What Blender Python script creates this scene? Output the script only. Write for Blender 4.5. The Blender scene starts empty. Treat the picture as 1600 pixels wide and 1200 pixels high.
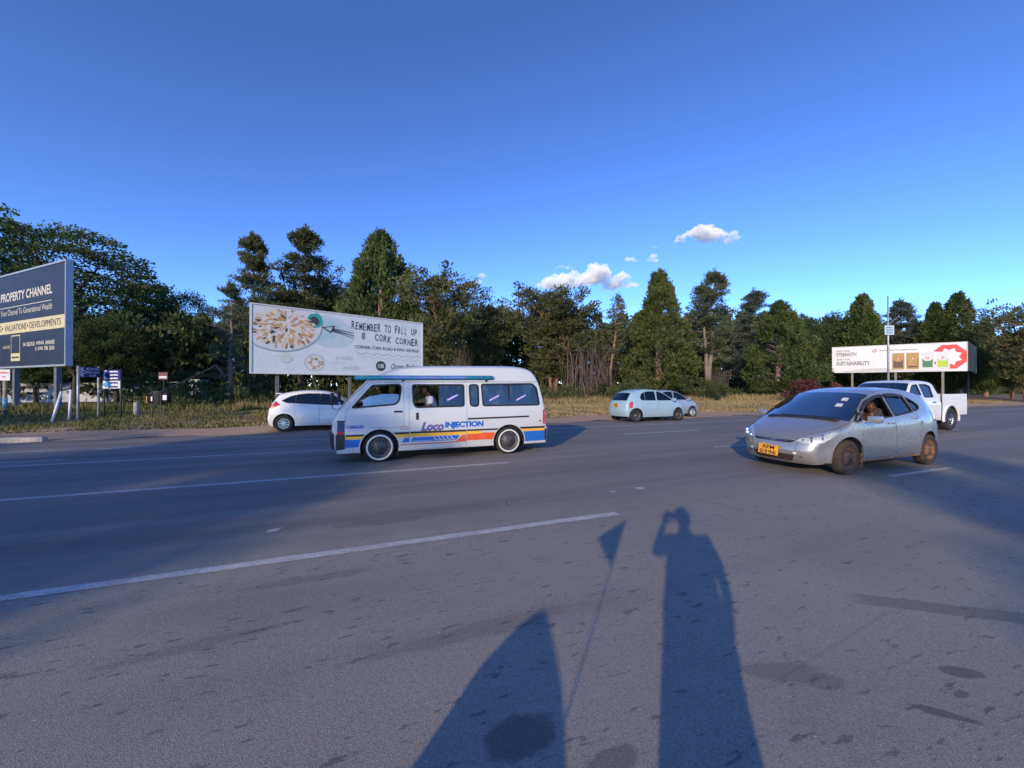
import bpy, bmesh, math, random
import numpy as np
from mathutils import Vector, Matrix
from mathutils.geometry import delaunay_2d_cdt
R = math.radians
scene = bpy.context.scene
C = scene.collection

# ------------------------------------------------------------------ camera, sky, sun, exposure
CAM_H = 1.55
FPX, HORIZ = 600.0, 603.0                 # focal length and horizon row in 1600x1200 photo pixels
cam = bpy.data.objects.new('camera', bpy.data.cameras.new('camera'))
C.objects.link(cam)
cam.location = (0, 0, CAM_H)
cam.rotation_euler = (R(90) + math.atan(3 / FPX), 0, 0)
cam.data.sensor_width = 36.0
cam.data.lens = 36.0 * FPX / 1600
cam.data.clip_start = 0.05
cam.data.clip_end = 12000
scene.camera = cam

SUN_EL = R(17.0)                          # the camera's own shadow falls on the road at pixel (1047, 800)
SUN_AZ = R(22.2)                          # shadows run 22 degrees to the right of the view axis
to_sun = Vector((-math.sin(SUN_AZ) * math.cos(SUN_EL), -math.cos(SUN_AZ) * math.cos(SUN_EL), math.sin(SUN_EL)))
world = bpy.data.worlds.new('World')
scene.world = world
world.use_nodes = True
wn = world.node_tree
bg = wn.nodes['Background']
sky = wn.nodes.new('ShaderNodeTexSky')
sky.sky_type = 'NISHITA'
sky.sun_disc = False
sky.sun_elevation = SUN_EL
sky.sun_rotation = math.atan2(to_sun.x, to_sun.y)
sky.altitude = 1200
sky.air_density = 0.7
sky.dust_density = 0.3
sky.ozone_density = 4.0
gam = wn.nodes.new('ShaderNodeGamma')     # the phone's deep blue
gam.inputs[1].default_value = 1.15
sat = wn.nodes.new('ShaderNodeHueSaturation')
sat.inputs['Saturation'].default_value = 1.04
sat.inputs['Hue'].default_value = 0.507
wn.links.new(sky.outputs[0], gam.inputs[0])
wn.links.new(gam.outputs[0], sat.inputs['Color'])
wn.links.new(sat.outputs[0], bg.inputs[0])
bg.inputs[1].default_value = 0.14
sun = bpy.data.objects.new('sun', bpy.data.lights.new('sun', 'SUN'))
C.objects.link(sun)
sun.data.energy = 2.0
sun.data.angle = R(0.6)
sun.data.color = (1.0, 0.77, 0.48)
sun.rotation_euler = to_sun.to_track_quat('Z', 'Y').to_euler()
sun.location = (-10, -20, 30)
vs = scene.view_settings
vs.view_transform = 'Standard'
vs.look = 'None'
vs.gamma = 1.0
vs.use_curve_mapping = False
vs.exposure = 1.0
scene.cycles.use_denoising = True
scene.cycles.volume_bounces = 12
scene.cycles.max_bounces = 12
scene.cycles.transparent_max_bounces = 16

# ------------------------------------------------------------------ photo pixel -> place
ROAD_A = R(20.5)                          # the road runs 20.5 degrees off the picture plane
rd = np.array([math.cos(ROAD_A), math.sin(ROAD_A)])
nd = np.array([-math.sin(ROAD_A), math.cos(ROAD_A)])
def zg(n):                                # the far lanes fall away to a shallow swale, the verge beyond climbs back
    return float(np.interp(n, [9.0, 16.0, 17.0, 22.5], [0.0, -0.14, -0.14, 0.0]))
def road(a, n, z=0.0):                    # along / across the road -> world
    p = rd * a + nd * n
    return Vector((p[0], p[1], z + zg(n)))
def gnd(px, py):                          # pixel on the ground
    Y = 1.5
    while Y < 200:                        # march along the sight line until it meets the ground
        X = (px - 800) / FPX * Y; z = CAM_H - (py - HORIZ) / FPX * Y
        if z <= zg(X * nd[0] + Y * nd[1]): break
        Y += 0.01
    return Vector((X, Y, zg(X * nd[0] + Y * nd[1])))
def at(px, py, Y):                        # pixel at a given depth
    return Vector(((px - 800) / FPX * Y, Y, CAM_H - (py - HORIZ) / FPX * Y))
def on_plane(px, py, P0, U):              # pixel on the vertical plane through P0 along U -> (u, z)
    d = np.array([(px - 800) / FPX, 1.0])
    Nn = np.array([-U[1], U[0]])
    t = (P0[0] * Nn[0] + P0[1] * Nn[1]) / (d @ Nn)
    p = d * t
    return float((p[0] - P0[0]) * U[0] + (p[1] - P0[1]) * U[1]), float(CAM_H - (py - HORIZ) / FPX * t)

# ------------------------------------------------------------------ object helpers
def tag(o, label=None, cat=None, group=None, kind=None):
    if label: o['label'] = label
    if cat: o['category'] = cat
    if group: o['group'] = group
    if kind: o['kind'] = kind
    return o
def empty(name, loc=(0, 0, 0), rz=0.0):
    o = bpy.data.objects.new(name, None)
    C.objects.link(o)
    o.location = loc
    o.rotation_euler = (0, 0, rz)
    o.empty_display_size = 0.2
    return o
def link(name, me, mat=None, parent=None, smooth=False):
    o = bpy.data.objects.new(name, me)
    C.objects.link(o)
    if mat is not None and not me.materials:
        me.materials.append(mat)
    if parent is not None: o.parent = parent
    if smooth and len(me.polygons):
        me.polygons.foreach_set('use_smooth', np.ones(len(me.polygons), dtype=bool))
    return o
def mesh(name, v, f, mat=None, parent=None, smooth=False):
    me = bpy.data.meshes.new(name)
    me.from_pydata([tuple(p) for p in v], [], f)
    me.update()
    return link(name, me, mat, parent, smooth)
def npmesh(name, v, nper, mat=None, parent=None, mats=None, midx=None, faces=None):
    """v: (N,3); either every nper verts make one face, or faces: (M,nper) indices"""
    v = np.asarray(v, dtype=np.float32)
    if faces is None:
        faces = np.arange(len(v), dtype=np.int32).reshape(-1, nper)
    faces = np.asarray(faces, dtype=np.int32)
    m = len(faces)
    me = bpy.data.meshes.new(name)
    me.vertices.add(len(v)); me.vertices.foreach_set('co', v.ravel())
    me.loops.add(m * nper); me.loops.foreach_set('vertex_index', faces.ravel())
    me.polygons.add(m)
    me.polygons.foreach_set('loop_start', np.arange(0, m * nper, nper, dtype=np.int32))
    me.polygons.foreach_set('loop_total', np.full(m, nper, dtype=np.int32))
    me.update(calc_edges=True)
    return link(name, me, mat, parent)
class MB:
    """collects shapes for ONE mesh object"""
    def __init__(s): s.v = []; s.f = []
    def add(s, v, f):
        k = len(s.v); s.v += [tuple(p) for p in v]; s.f += [tuple(i + k for i in q) for q in f]; return s
    def box(s, c, size, rz=0.0, bev=0.0, M=None):
        hx, hy, hz = [a / 2 for a in size]
        bm = bmesh.new()
        bmesh.ops.create_cube(bm, size=1.0)
        for q in bm.verts: q.co = Vector((q.co.x * size[0], q.co.y * size[1], q.co.z * size[2]))
        if bev > 0: bmesh.ops.bevel(bm, geom=bm.edges[:], offset=bev, segments=2, affect='EDGES', profile=0.6)
        T = Matrix.Translation(Vector(c)) @ Matrix.Rotation(rz, 4, 'Z')
        if M is not None: T = M @ T
        bm.verts.ensure_lookup_table(); bm.verts.index_update()
        s.add([T @ q.co for q in bm.verts], [[q.index for q in fc.verts] for fc in bm.faces]); bm.free(); return s
    def tube(s, pts, rad, k=8, cap=True):
        pts = [Vector(p) for p in pts]
        if not hasattr(rad, '__len__'): rad = [rad] * len(pts)
        base = len(s.v); up = None
        for i, p in enumerate(pts):
            d = (pts[min(i + 1, len(pts) - 1)] - pts[max(i - 1, 0)]).normalized()
            if up is None:
                up = Vector((0, 0, 1)) if abs(d.z) < 0.9 else Vector((1, 0, 0))
            u = (up - d * up.dot(d)).normalized(); w = d.cross(u); up = u
            for j in range(k):
                a = 2 * math.pi * j / k
                s.v.append(tuple(p + (u * math.cos(a) + w * math.sin(a)) * rad[i]))
        for i in range(len(pts) - 1):
            for j in range(k):
                a = base + i * k + j; b = base + i * k + (j + 1) % k
                s.f.append((a, b, b + k, a + k))
        if cap:
            s.f.append(tuple(base + j for j in reversed(range(k))))
            s.f.append(tuple(base + (len(pts) - 1) * k + j for j in range(k)))
        return s
    def lathe(s, prof, k=28, M=None, closed=False):
        """prof: (r, h) list, spun about local Y at h"""
        base = len(s.v); M = M or Matrix.Identity(4)
        for (r_, h_) in prof:
            for j in range(k):
                a = 2 * math.pi * j / k
                s.v.append(tuple(M @ Vector((r_ * math.cos(a), h_, r_ * math.sin(a)))))
        n_ = len(prof)
        for i in range(n_ if closed else n_ - 1):
            for j in range(k):
                a = base + i * k + j; b = base + i * k + (j + 1) % k
                c = base + ((i + 1) % n_) * k + (j + 1) % k; d = base + ((i + 1) % n_) * k + j
                s.f.append((a, b, c, d))
        return s
    def build(s, name, mat, parent=None, smooth=False):
        return mesh(name, s.v, s.f, mat, parent, smooth)

# ------------------------------------------------------------------ materials
MATS = {}
def nodes(name):
    m = bpy.data.materials.new(name); m.use_nodes = True
    nt = m.node_tree
    return m, nt, nt.nodes['Principled BSDF'], nt.nodes['Material Output']
def N(nt, t, **kw):
    n_ = nt.nodes.new(t)
    for k, v in kw.items():
        if k == 'ins':
            for a, b in v.items(): n_.inputs[a].default_value = b
        else: setattr(n_, k, v)
    return n_
def ramp(nt, fac, stops):
    r_ = nt.nodes.new('ShaderNodeValToRGB')
    e = r_.color_ramp.elements
    while len(e) < len(stops): e.new(0.5)
    for q, (p, c) in zip(e, stops):
        q.position = p; q.color = (*c, 1) if len(c) == 3 else c
    nt.links.new(fac, r_.inputs[0]); return r_.outputs[0]
def mixc(nt, fac, a, b, mode='MIX'):
    m = nt.nodes.new('ShaderNodeMix'); m.data_type = 'RGBA'; m.blend_type = mode
    for sock, val in ((m.inputs[0], fac), (m.inputs[6], a), (m.inputs[7], b)):
        if hasattr(val, 'links'): nt.links.new(val, sock)
        else: sock.default_value = val if not isinstance(val, tuple) or len(val) == 4 else (*val, 1)
    return m.outputs[2]
def noise(nt, scale, detail=4, rough=0.55, vec=None, mapping=None, coord='Object'):
    if vec is None:
        tc = nt.nodes.new('ShaderNodeTexCoord'); vec = tc.outputs[coord]
    if mapping:
        mp = nt.nodes.new('ShaderNodeMapping')
        mp.inputs['Scale'].default_value = mapping[0]; mp.inputs['Rotation'].default_value = mapping[1]
        nt.links.new(vec, mp.inputs[0]); vec = mp.outputs[0]
    n_ = nt.nodes.new('ShaderNodeTexNoise')
    n_.inputs['Scale'].default_value = scale; n_.inputs['Detail'].default_value = detail; n_.inputs['Roughness'].default_value = rough
    nt.links.new(vec, n_.inputs['Vector'])
    return n_.outputs['Fac']
def mat(name, col, rough=0.6, metal=0.0, var=0.12, vs_=6.0, bump=0.0, bs=60.0, coat=0.0, spec=0.5):
    if name in MATS: return MATS[name]
    m, nt, b, out = nodes(name)
    f = noise(nt, vs_)
    lo = tuple(c * (1 - var) for c in col); hi = tuple(min(1, c * (1 + var)) for c in col)
    nt.links.new(ramp(nt, f, [(0.3, lo), (0.7, hi)]), b.inputs['Base Color'])
    b.inputs['Roughness'].default_value = rough; b.inputs['Metallic'].default_value = metal
    b.inputs['Coat Weight'].default_value = coat; b.inputs['Coat Roughness'].default_value = 0.05
    b.inputs['Specular IOR Level'].default_value = spec
    if bump:
        bn = nt.nodes.new('ShaderNodeBump'); bn.inputs['Strength'].default_value = bump; bn.inputs['Distance'].default_value = 0.02
        nt.links.new(noise(nt, bs), bn.inputs['Height']); nt.links.new(bn.outputs[0], b.inputs['Normal'])
    MATS[name] = m
    return m
def paint(name, col, metal=0.0, dirt=(0.25, 0.17, 0.11), dz=(0.15, 0.75), damt=0.5, rough=0.32):
    """vehicle paint: clear coat, road dust low down, dark cabin lining on the inside of the shell"""
    m, nt, b, out = nodes(name)
    f = noise(nt, 1.6, 5); f2 = noise(nt, 9.0, 6, 0.65)
    base = mixc(nt, f, tuple(c * 0.95 for c in col), tuple(min(1, c * 1.03) for c in col))
    tc = nt.nodes.new('ShaderNodeTexCoord'); sp = nt.nodes.new('ShaderNodeSeparateXYZ')
    nt.links.new(tc.outputs['Object'], sp.inputs[0])
    mr = N(nt, 'ShaderNodeMapRange', ins={1: dz[0], 2: dz[1], 3: 1.0, 4: 0.0}); nt.links.new(sp.outputs[2], mr.inputs[0])
    mm = N(nt, 'ShaderNodeMath', operation='MULTIPLY'); nt.links.new(mr.outputs[0], mm.inputs[0]); nt.links.new(f2, mm.inputs[1])
    m2 = N(nt, 'ShaderNodeMath', operation='MULTIPLY', ins={1: damt * 1.7}); nt.links.new(mm.outputs[0], m2.inputs[0])
    dirty = mixc(nt, m2.outputs[0], base, dirt)
    ge = nt.nodes.new('ShaderNodeNewGeometry')
    nt.links.new(mixc(nt, ge.outputs['Backfacing'], dirty, (0.06, 0.06, 0.065)), b.inputs['Base Color'])
    rr = N(nt, 'ShaderNodeMapRange', ins={1: 0.3, 2: 0.8, 3: rough - 0.06, 4: rough + 0.16}); nt.links.new(f2, rr.inputs[0])
    nt.links.new(rr.outputs[0], b.inputs['Roughness'])
    b.inputs['Metallic'].default_value = metal
    ct = N(nt, 'ShaderNodeMapRange', ins={1: 0.0, 2: 1.0, 3: 0.55, 4: 0.0}); nt.links.new(ge.outputs['Backfacing'], ct.inputs[0])
    nt.links.new(ct.outputs[0], b.inputs['Coat Weight']); b.inputs['Coat Roughness'].default_value = 0.06
    bn = nt.nodes.new('ShaderNodeBump'); bn.inputs['Strength'].default_value = 0.04; bn.inputs['Distance'].default_value = 0.02
    nt.links.new(noise(nt, 3.0, 3), bn.inputs['Height']); nt.links.new(bn.outputs[0], b.inputs['Normal'])
    MATS[name] = m
    return m
def glass(name, tint=(0.75, 0.8, 0.82), refl=1.0):
    """thin pane: tinted see-through plus mirror reflection by Fresnel"""
    m = bpy.data.materials.new(name); m.use_nodes = True; nt = m.node_tree
    nt.nodes.remove(nt.nodes['Principled BSDF']); out = nt.nodes['Material Output']
    tr = N(nt, 'ShaderNodeBsdfTransparent'); gl = N(nt, 'ShaderNodeBsdfGlossy')
    gl.inputs['Roughness'].default_value = 0.02
    f = noise(nt, 2.5, 4)
    nt.links.new(mixc(nt, f, tuple(c * 0.92 for c in tint), tint), tr.inputs[0])
    fr = N(nt, 'ShaderNodeFresnel', ins={0: 1.52}); mx = N(nt, 'ShaderNodeMixShader')
    ad = N(nt, 'ShaderNodeMath', operation='MULTIPLY_ADD', ins={1: 1.6 * refl, 2: 0.03}); ad.use_clamp = True
    nt.links.new(fr.outputs[0], ad.inputs[0]); nt.links.new(ad.outputs[0], mx.inputs[0])
    nt.links.new(tr.outputs[0], mx.inputs[1]); nt.links.new(gl.outputs[0], mx.inputs[2]); nt.links.new(mx.outputs[0], out.inputs[0])
    MATS[name] = m
    return m

# ------------------------------------------------------------------ 2-D outlines -> curved panels
def inside(p, poly):
    x, y = p; c = False; j = len(poly) - 1
    for i in range(len(poly)):
        xi, yi = poly[i]; xj, yj = poly[j]
        if (yi > y) != (yj > y) and x < (xj - xi) * (y - yi) / (yj - yi) + xi: c = not c
        j = i
    return c
def rounded(pts, r_, k=4):
    out = []; n_ = len(pts)
    for i in range(n_):
        p0, p, p1 = Vector(pts[i - 1]), Vector(pts[i]), Vector(pts[(i + 1) % n_])
        a, b = p0 - p, p1 - p
        d = min(r_, a.length * 0.45, b.length * 0.45)
        A, B = p + a.normalized() * d, p + b.normalized() * d
        for q in range(k + 1):
            t = q / k
            out.append(tuple(A * (1 - t) ** 2 + p * 2 * t * (1 - t) + B * t ** 2))
    return out
def grow(pts, d):
    """offset a closed outline by d (outwards for d > 0)"""
    n_ = len(pts); out = []
    ar = sum(pts[i - 1][0] * pts[i][1] - pts[i][0] * pts[i - 1][1] for i in range(n_))
    sg = 1 if ar > 0 else -1
    for i in range(n_):
        a = Vector(pts[i]) - Vector(pts[i - 1]); b = Vector(pts[(i + 1) % n_]) - Vector(pts[i])
        if a.length < 1e-6: a = b
        if b.length < 1e-6: b = a
        na = Vector((a.y, -a.x)).normalized(); nb = Vector((b.y, -b.x)).normalized()
        m_ = na + nb
        m_ = m_.normalized() if m_.length > 1e-4 else na
        out.append(tuple(Vector(pts[i]) + m_ * (d * sg / max(0.5, m_.dot(na)))))
    return out
def dens(loop, sp):
    out = []
    for i in range(len(loop)):
        a, b = Vector(loop[i]), Vector(loop[(i + 1) % len(loop)])
        k = max(1, int(math.ceil((b - a).length / sp - 1e-6)))
        for j in range(k): out.append(tuple(a + (b - a) * j / k))
    return out
def tri2d(outer, holes, sp):
    loops = [dens(outer, sp)] + [dens(h_, sp) for h_ in holes]
    V = []; E = []
    for L in loops:
        k = len(V); V += L; E += [(k + i, k + (i + 1) % len(L)) for i in range(len(L))]
    xs = [p[0] for p in loops[0]]; ys = [p[1] for p in loops[0]]
    y = min(ys) + sp * 0.5
    while y < max(ys):
        x = min(xs) + sp * 0.5
        while x < max(xs):
            if inside((x, y), loops[0]) and not any(inside((x, y), h_) for h_ in loops[1:]): V.append((x, y))
            x += sp
        y += sp
    vo, eo, fo, *_ = delaunay_2d_cdt([Vector(p) for p in V], E, [], 0, 1e-5)
    F = []
    for f in fo:
        c = [sum(vo[i][k] for i in f) / len(f) for k in (0, 1)]
        if inside(c, loops[0]) and not any(inside(c, h_) for h_ in loops[1:]):
            a, b, d = [vo[i] for i in f[:3]]
            F.append(tuple(f) if (b - a).cross(d - a) > 0 else tuple(reversed(f)))
    return [tuple(p) for p in vo], F, loops
def panel(mb, outer, holes, fmap, sp=0.09, flip=False, rim=None, rim_loops=None):
    """fmap: (u, w) -> 3-D point; rim: vector function giving the inward return of the cut edges"""
    V, F, loops = tri2d(outer, holes, sp)
    mb.add([fmap(*p) for p in V], [tuple(reversed(f)) if flip else f for f in F])
    if rim:
        for li, L in enumerate(loops):
            if rim_loops is not None and li not in rim_loops: continue
            P = [Vector(fmap(*p)) for p in L]; Q = [p + rim(p) for p in P]; n_ = len(L)
            fs = [(i, (i + 1) % n_, n_ + (i + 1) % n_, n_ + i) for i in range(n_)]
            mb.add(P + Q, fs)
    return mb
def text_geo(s, bold=0.0, shear=0.0):
    if s == '~':                          # a line of print too small to read: one ragged bar
        k = 14; rs_ = random.Random(3); v = []
        for i in range(k): v += [(i / (k - 1), rs_.uniform(0, .25)), (i / (k - 1), rs_.uniform(.65, 1))]
        return v, [(2 * i, 2 * i + 2, 2 * i + 3, 2 * i + 1) for i in range(k - 1)]
    cu = bpy.data.curves.new('lettering', 'FONT'); cu.body = s; cu.offset = bold; cu.shear = shear; cu.resolution_u = 3
    ob = bpy.data.objects.new('lettering', cu)
    me = ob.to_mesh()
    v = [(p.co.x, p.co.y) for p in me.vertices]; f = [tuple(p.vertices) for p in me.polygons]
    ob.to_mesh_clear(); bpy.data.objects.remove(ob); bpy.data.curves.remove(cu)
    if not v: return [], []
    a = np.array(v); lo = a.min(0); sz = np.maximum(a.max(0) - lo, 1e-6)
    return ((a - lo) / sz).tolist(), f
def lettering(mb, s, box, fmap, bold=0.0, shear=0.0, skew=0.0, flip=False):
    """fit the text into box (u0, w0, u1, w1) and lay it on a surface; skew lifts the right end"""
    v, f = text_geo(s, bold, shear)
    u0, w0, u1, w1 = box
    mb.add([fmap(u0 + a * (u1 - u0), w0 + b * (w1 - w0) + a * skew) for a, b in v],
           [tuple(reversed(q)) for q in f] if flip else f)
    return mb

# ------------------------------------------------------------------ ground, road, verge
def ar(px, py):                           # pixel on the road -> (along, across)
    g = gnd(px, py); p = np.array([g.x, g.y]); return float(p @ rd), float(p @ nd)
STAINS = [(*ar(px, py), a, b, r_, k, hd) for px, py, a, b, r_, k, hd in ((815, 1152, .17, .11, 0, .62, 0), (955, 1195, .14, .06, .2, .5, 0), (1225, 1050, .26, .07, -.35, .32, 0), (1495, 1048, .11, .045, -.5, .6, 0), (1475, 1115, .12, .028, -.8, .65, 0),
    (1295, 1065, .12, .06, -.2, .3, 0), (1500, 1083, .05, .02, 0, .5, 0), (600, 815, .5, .10, 0, .3, 0), (300, 1010, .45, .05, .1, .25, 0), (1560, 962, .85, .08, -.62, .42, 1), (1310, 1003, .75, .012, .12, .16, 1), (480, 905, .6, .05, 0, .25, 0), (760, 980, .7, .07, .05, .22, 0))]
def asphalt():
    m, nt, b, out = nodes('asphalt')
    tc = nt.nodes.new('ShaderNodeTexCoord')
    mp = nt.nodes.new('ShaderNodeMapping'); mp.vector_type = 'TEXTURE'; mp.inputs['Rotation'].default_value = (0, 0, ROAD_A)
    nt.links.new(tc.outputs['Object'], mp.inputs[0]); v = mp.outputs[0]      # x along, y across the road
    sp = nt.nodes.new('ShaderNodeSeparateXYZ'); nt.links.new(v, sp.inputs[0])
    big = noise(nt, 0.35, 5, 0.6, vec=v); mid = noise(nt, 2.2, 5, 0.6, vec=v)
    streak = noise(nt, 1.0, 6, 0.65, vec=v, mapping=((0.10, 1.7, 1), (0, 0, 0)))
    # coarse worn near lane against the smoother, darker far lanes, with a ragged joint between
    wob = N(nt, 'ShaderNodeMath', operation='MULTIPLY_ADD', ins={1: 1.3, 2: -0.65}); nt.links.new(mid, wob.inputs[0])
    ad = N(nt, 'ShaderNodeMath', operation='ADD'); nt.links.new(sp.outputs[1], ad.inputs[0]); nt.links.new(wob.outputs[0], ad.inputs[1])
    lane = N(nt, 'ShaderNodeMapRange', ins={1: 3.7, 2: 4.7, 3: 0.0, 4: 1.0}); nt.links.new(ad.outputs[0], lane.inputs[0])
    near = ramp(nt, big, [(0.3, (0.258, 0.234, 0.204)), (0.7, (0.338, 0.308, 0.266))])
    far = ramp(nt, streak, [(0.25, (0.162, 0.148, 0.135)), (0.75, (0.290, 0.264, 0.235))])
    col = mixc(nt, lane.outputs[0], near, far)
    # aggregate: pale and dark stone chips
    vo = N(nt, 'ShaderNodeTexVoronoi', ins={'Scale': 150.0}); nt.links.new(v, vo.inputs['Vector'])
    chip = ramp(nt, vo.outputs['Color'], [(0.15, (0.62, 0.62, 0.62)), (0.55, (1, 1, 1)), (0.93, (1.12, 1.12, 1.1)), (0.97, (1.9, 1.85, 1.75))])
    cf = N(nt, 'ShaderNodeMapRange', ins={1: 0.0, 2: 1.0, 3: 0.75, 4: 0.4}); nt.links.new(lane.outputs[0], cf.inputs[0])
    col = mixc(nt, cf.outputs[0], col, chip, 'MULTIPLY')
    fine = noise(nt, 240.0, 2, 0.5, vec=v)
    col = mixc(nt, 0.55, col, ramp(nt, fine, [(0.3, (0.6, 0.6, 0.6)), (0.7, (1.35, 1.35, 1.35))]), 'MULTIPLY')
    # plucked-out pits and rubber specks, stretched along the traffic, denser in the wheel paths
    pit = noise(nt, 1.0, 3, 0.6, vec=v, mapping=((5.2, 18.0, 1), (0, 0, 0)))
    path = noise(nt, 1.0, 2, 0.5, vec=v, mapping=((0.15, 1.3, 1), (0, 0, 0)))
    pa = N(nt, 'ShaderNodeMath', operation='MULTIPLY_ADD', ins={1: 0.22, 2: -0.11}); nt.links.new(path, pa.inputs[0])
    ps = N(nt, 'ShaderNodeMath', operation='ADD'); nt.links.new(pit, ps.inputs[0]); nt.links.new(pa.outputs[0], ps.inputs[1])
    pm = ramp(nt, ps.outputs[0], [(0.615, (0, 0, 0)), (0.66, (1, 1, 1))])
    pk = N(nt, 'ShaderNodeMapRange', ins={1: 0.0, 2: 1.0, 3: 0.52, 4: 0.2}); nt.links.new(lane.outputs[0], pk.inputs[0])
    pf = N(nt, 'ShaderNodeMath', operation='MULTIPLY'); nt.links.new(pm, pf.inputs[0]); nt.links.new(pk.outputs[0], pf.inputs[1])
    col = mixc(nt, pf.outputs[0], col, (0.06, 0.058, 0.06))
    # polished wheel tracks and tonal drift of the near lane
    trk = noise(nt, 1.0, 4, 0.6, vec=v, mapping=((0.07, 0.9, 1), (0, 0, 0.05)))
    col = mixc(nt, 0.75, col, ramp(nt, trk, [(0.3, (0.72, 0.73, 0.76)), (0.5, (1, 1, 1)), (0.7, (1.16, 1.14, 1.1))]), 'MULTIPLY')
    # oil and tar stains: distance to a ragged ellipse or bar, edges broken up by noise
    dn1 = noise(nt, 5.0, 5, 0.7, vec=v)
    for (c0, c1, ra_, rn_, rot, dk, hard) in STAINS:
        ma = nt.nodes.new('ShaderNodeMapping'); ma.vector_type = 'TEXTURE'; ma.inputs['Location'].default_value = (c0, c1, 0); ma.inputs['Rotation'].default_value = (0, 0, rot); ma.inputs['Scale'].default_value = (ra_, rn_, 1)
        nt.links.new(v, ma.inputs[0])
        if hard:
            sx = nt.nodes.new('ShaderNodeSeparateXYZ'); nt.links.new(ma.outputs[0], sx.inputs[0])
            ax = N(nt, 'ShaderNodeMath', operation='ABSOLUTE'); ay = N(nt, 'ShaderNodeMath', operation='ABSOLUTE'); nt.links.new(sx.outputs[0], ax.inputs[0]); nt.links.new(sx.outputs[1], ay.inputs[0])
            ln = N(nt, 'ShaderNodeMath', operation='MAXIMUM'); nt.links.new(ax.outputs[0], ln.inputs[0]); nt.links.new(ay.outputs[0], ln.inputs[1]); dist = ln.outputs[0]
        else:
            ln = N(nt, 'ShaderNodeVectorMath', operation='LENGTH'); nt.links.new(ma.outputs[0], ln.inputs[0]); dist = ln.outputs['Value']
        sm = N(nt, 'ShaderNodeMath', operation='MULTIPLY_ADD', ins={1: 0.5 if hard else 1.5, 2: -0.25 if hard else -0.75}); nt.links.new(dn1, sm.inputs[0])
        sa = N(nt, 'ShaderNodeMath', operation='ADD'); nt.links.new(dist, sa.inputs[0]); nt.links.new(sm.outputs[0], sa.inputs[1])
        mk = N(nt, 'ShaderNodeMapRange', ins={1: 0.85, 2: 1.1, 3: dk, 4: 0.0}); nt.links.new(sa.outputs[0], mk.inputs[0])
        col = mixc(nt, mk.outputs[0], col, (0.07, 0.067, 0.066))
    # reddish dust blown in from the far verge
    dn = noise(nt, 0.6, 6, 0.65, vec=v)
    dr = N(nt, 'ShaderNodeMapRange', ins={1: 13.5, 2: 16.2, 3: 0.0, 4: 0.6}); nt.links.new(sp.outputs[1], dr.inputs[0])
    dm = N(nt, 'ShaderNodeMath', operation='MULTIPLY'); nt.links.new(dr.outputs[0], dm.inputs[0]); nt.links.new(dn, dm.inputs[1])
    col = mixc(nt, dm.outputs[0], col, (0.25, 0.17, 0.11))
    nt.links.new(col, b.inputs['Base Color'])
    rg = N(nt, 'ShaderNodeMapRange', ins={1: 0.0, 2: 1.0, 3: 0.86, 4: 0.72}); nt.links.new(lane.outputs[0], rg.inputs[0])
    nt.links.new(rg.outputs[0], b.inputs['Roughness']); b.inputs['Specular IOR Level'].default_value = 0.35
    bn = nt.nodes.new('ShaderNodeBump'); bn.inputs['Strength'].default_value = 0.3; bn.inputs['Distance'].default_value = 0.004
    nt.links.new(vo.outputs['Distance'], bn.inputs['Height']); nt.links.new(bn.outputs[0], b.inputs['Normal'])
    return m
def worn_paint():
    m, nt, b, out = nodes('worn_road_paint')
    f = noise(nt, 5.0, 6, 0.7); g = noise(nt, 70.0, 3, 0.6)
    c = mixc(nt, ramp(nt, f, [(0.38, (0, 0, 0)), (0.62, (1, 1, 1))]), (0.40, 0.39, 0.375), (0.58, 0.57, 0.55))
    nt.links.new(mixc(nt, ramp(nt, g, [(0.52, (0, 0, 0)), (0.66, (1, 1, 1))]), c, (0.22, 0.21, 0.20)), b.inputs['Base Color'])
    b.inputs['Roughness'].default_value = 0.75
    return m
def soil(name, grass_lo, grass_hi, dirt):
    m, nt, b, out = nodes(name)
    f = noise(nt, 0.5, 8, 0.65); g = noise(nt, 9.0, 6, 0.7); h_ = noise(nt, 1.7, 6, 0.65)
    c = mixc(nt, g, grass_lo, grass_hi)
    c = mixc(nt, ramp(nt, f, [(0.42, (0, 0, 0)), (0.62, (1, 1, 1))]), c, mixc(nt, h_, tuple(q * 0.7 for q in dirt), dirt))
    nt.links.new(c, b.inputs['Base Color']); b.inputs['Roughness'].default_value = 0.95
    bn = nt.nodes.new('ShaderNodeBump'); bn.inputs['Strength'].default_value = 0.8; bn.inputs['Distance'].default_value = 0.06
    nt.links.new(g, bn.inputs['Height']); nt.links.new(bn.outputs[0], b.inputs['Normal'])
    return m
M_ASPH = asphalt(); M_LINE = worn_paint()
M_SOIL = soil('verge_soil', (0.10, 0.09, 0.04), (0.24, 0.18, 0.09), (0.34, 0.22, 0.13))
M_DIRT = soil('bare_red_earth', (0.36, 0.24, 0.15), (0.50, 0.35, 0.23), (0.54, 0.37, 0.24))
M_FLOOR = soil('woodland_litter', (0.04, 0.035, 0.02), (0.09, 0.065, 0.04), (0.12, 0.08, 0.05))
M_TAR = mat('fresh_tar', (0.085, 0.084, 0.088), 0.7, bump=0.5, bs=90)
M_OIL = mat('oil_soaked_asphalt', (0.115, 0.11, 0.112), 0.75, var=0.35, vs_=14, bump=0.5, bs=120)

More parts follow.
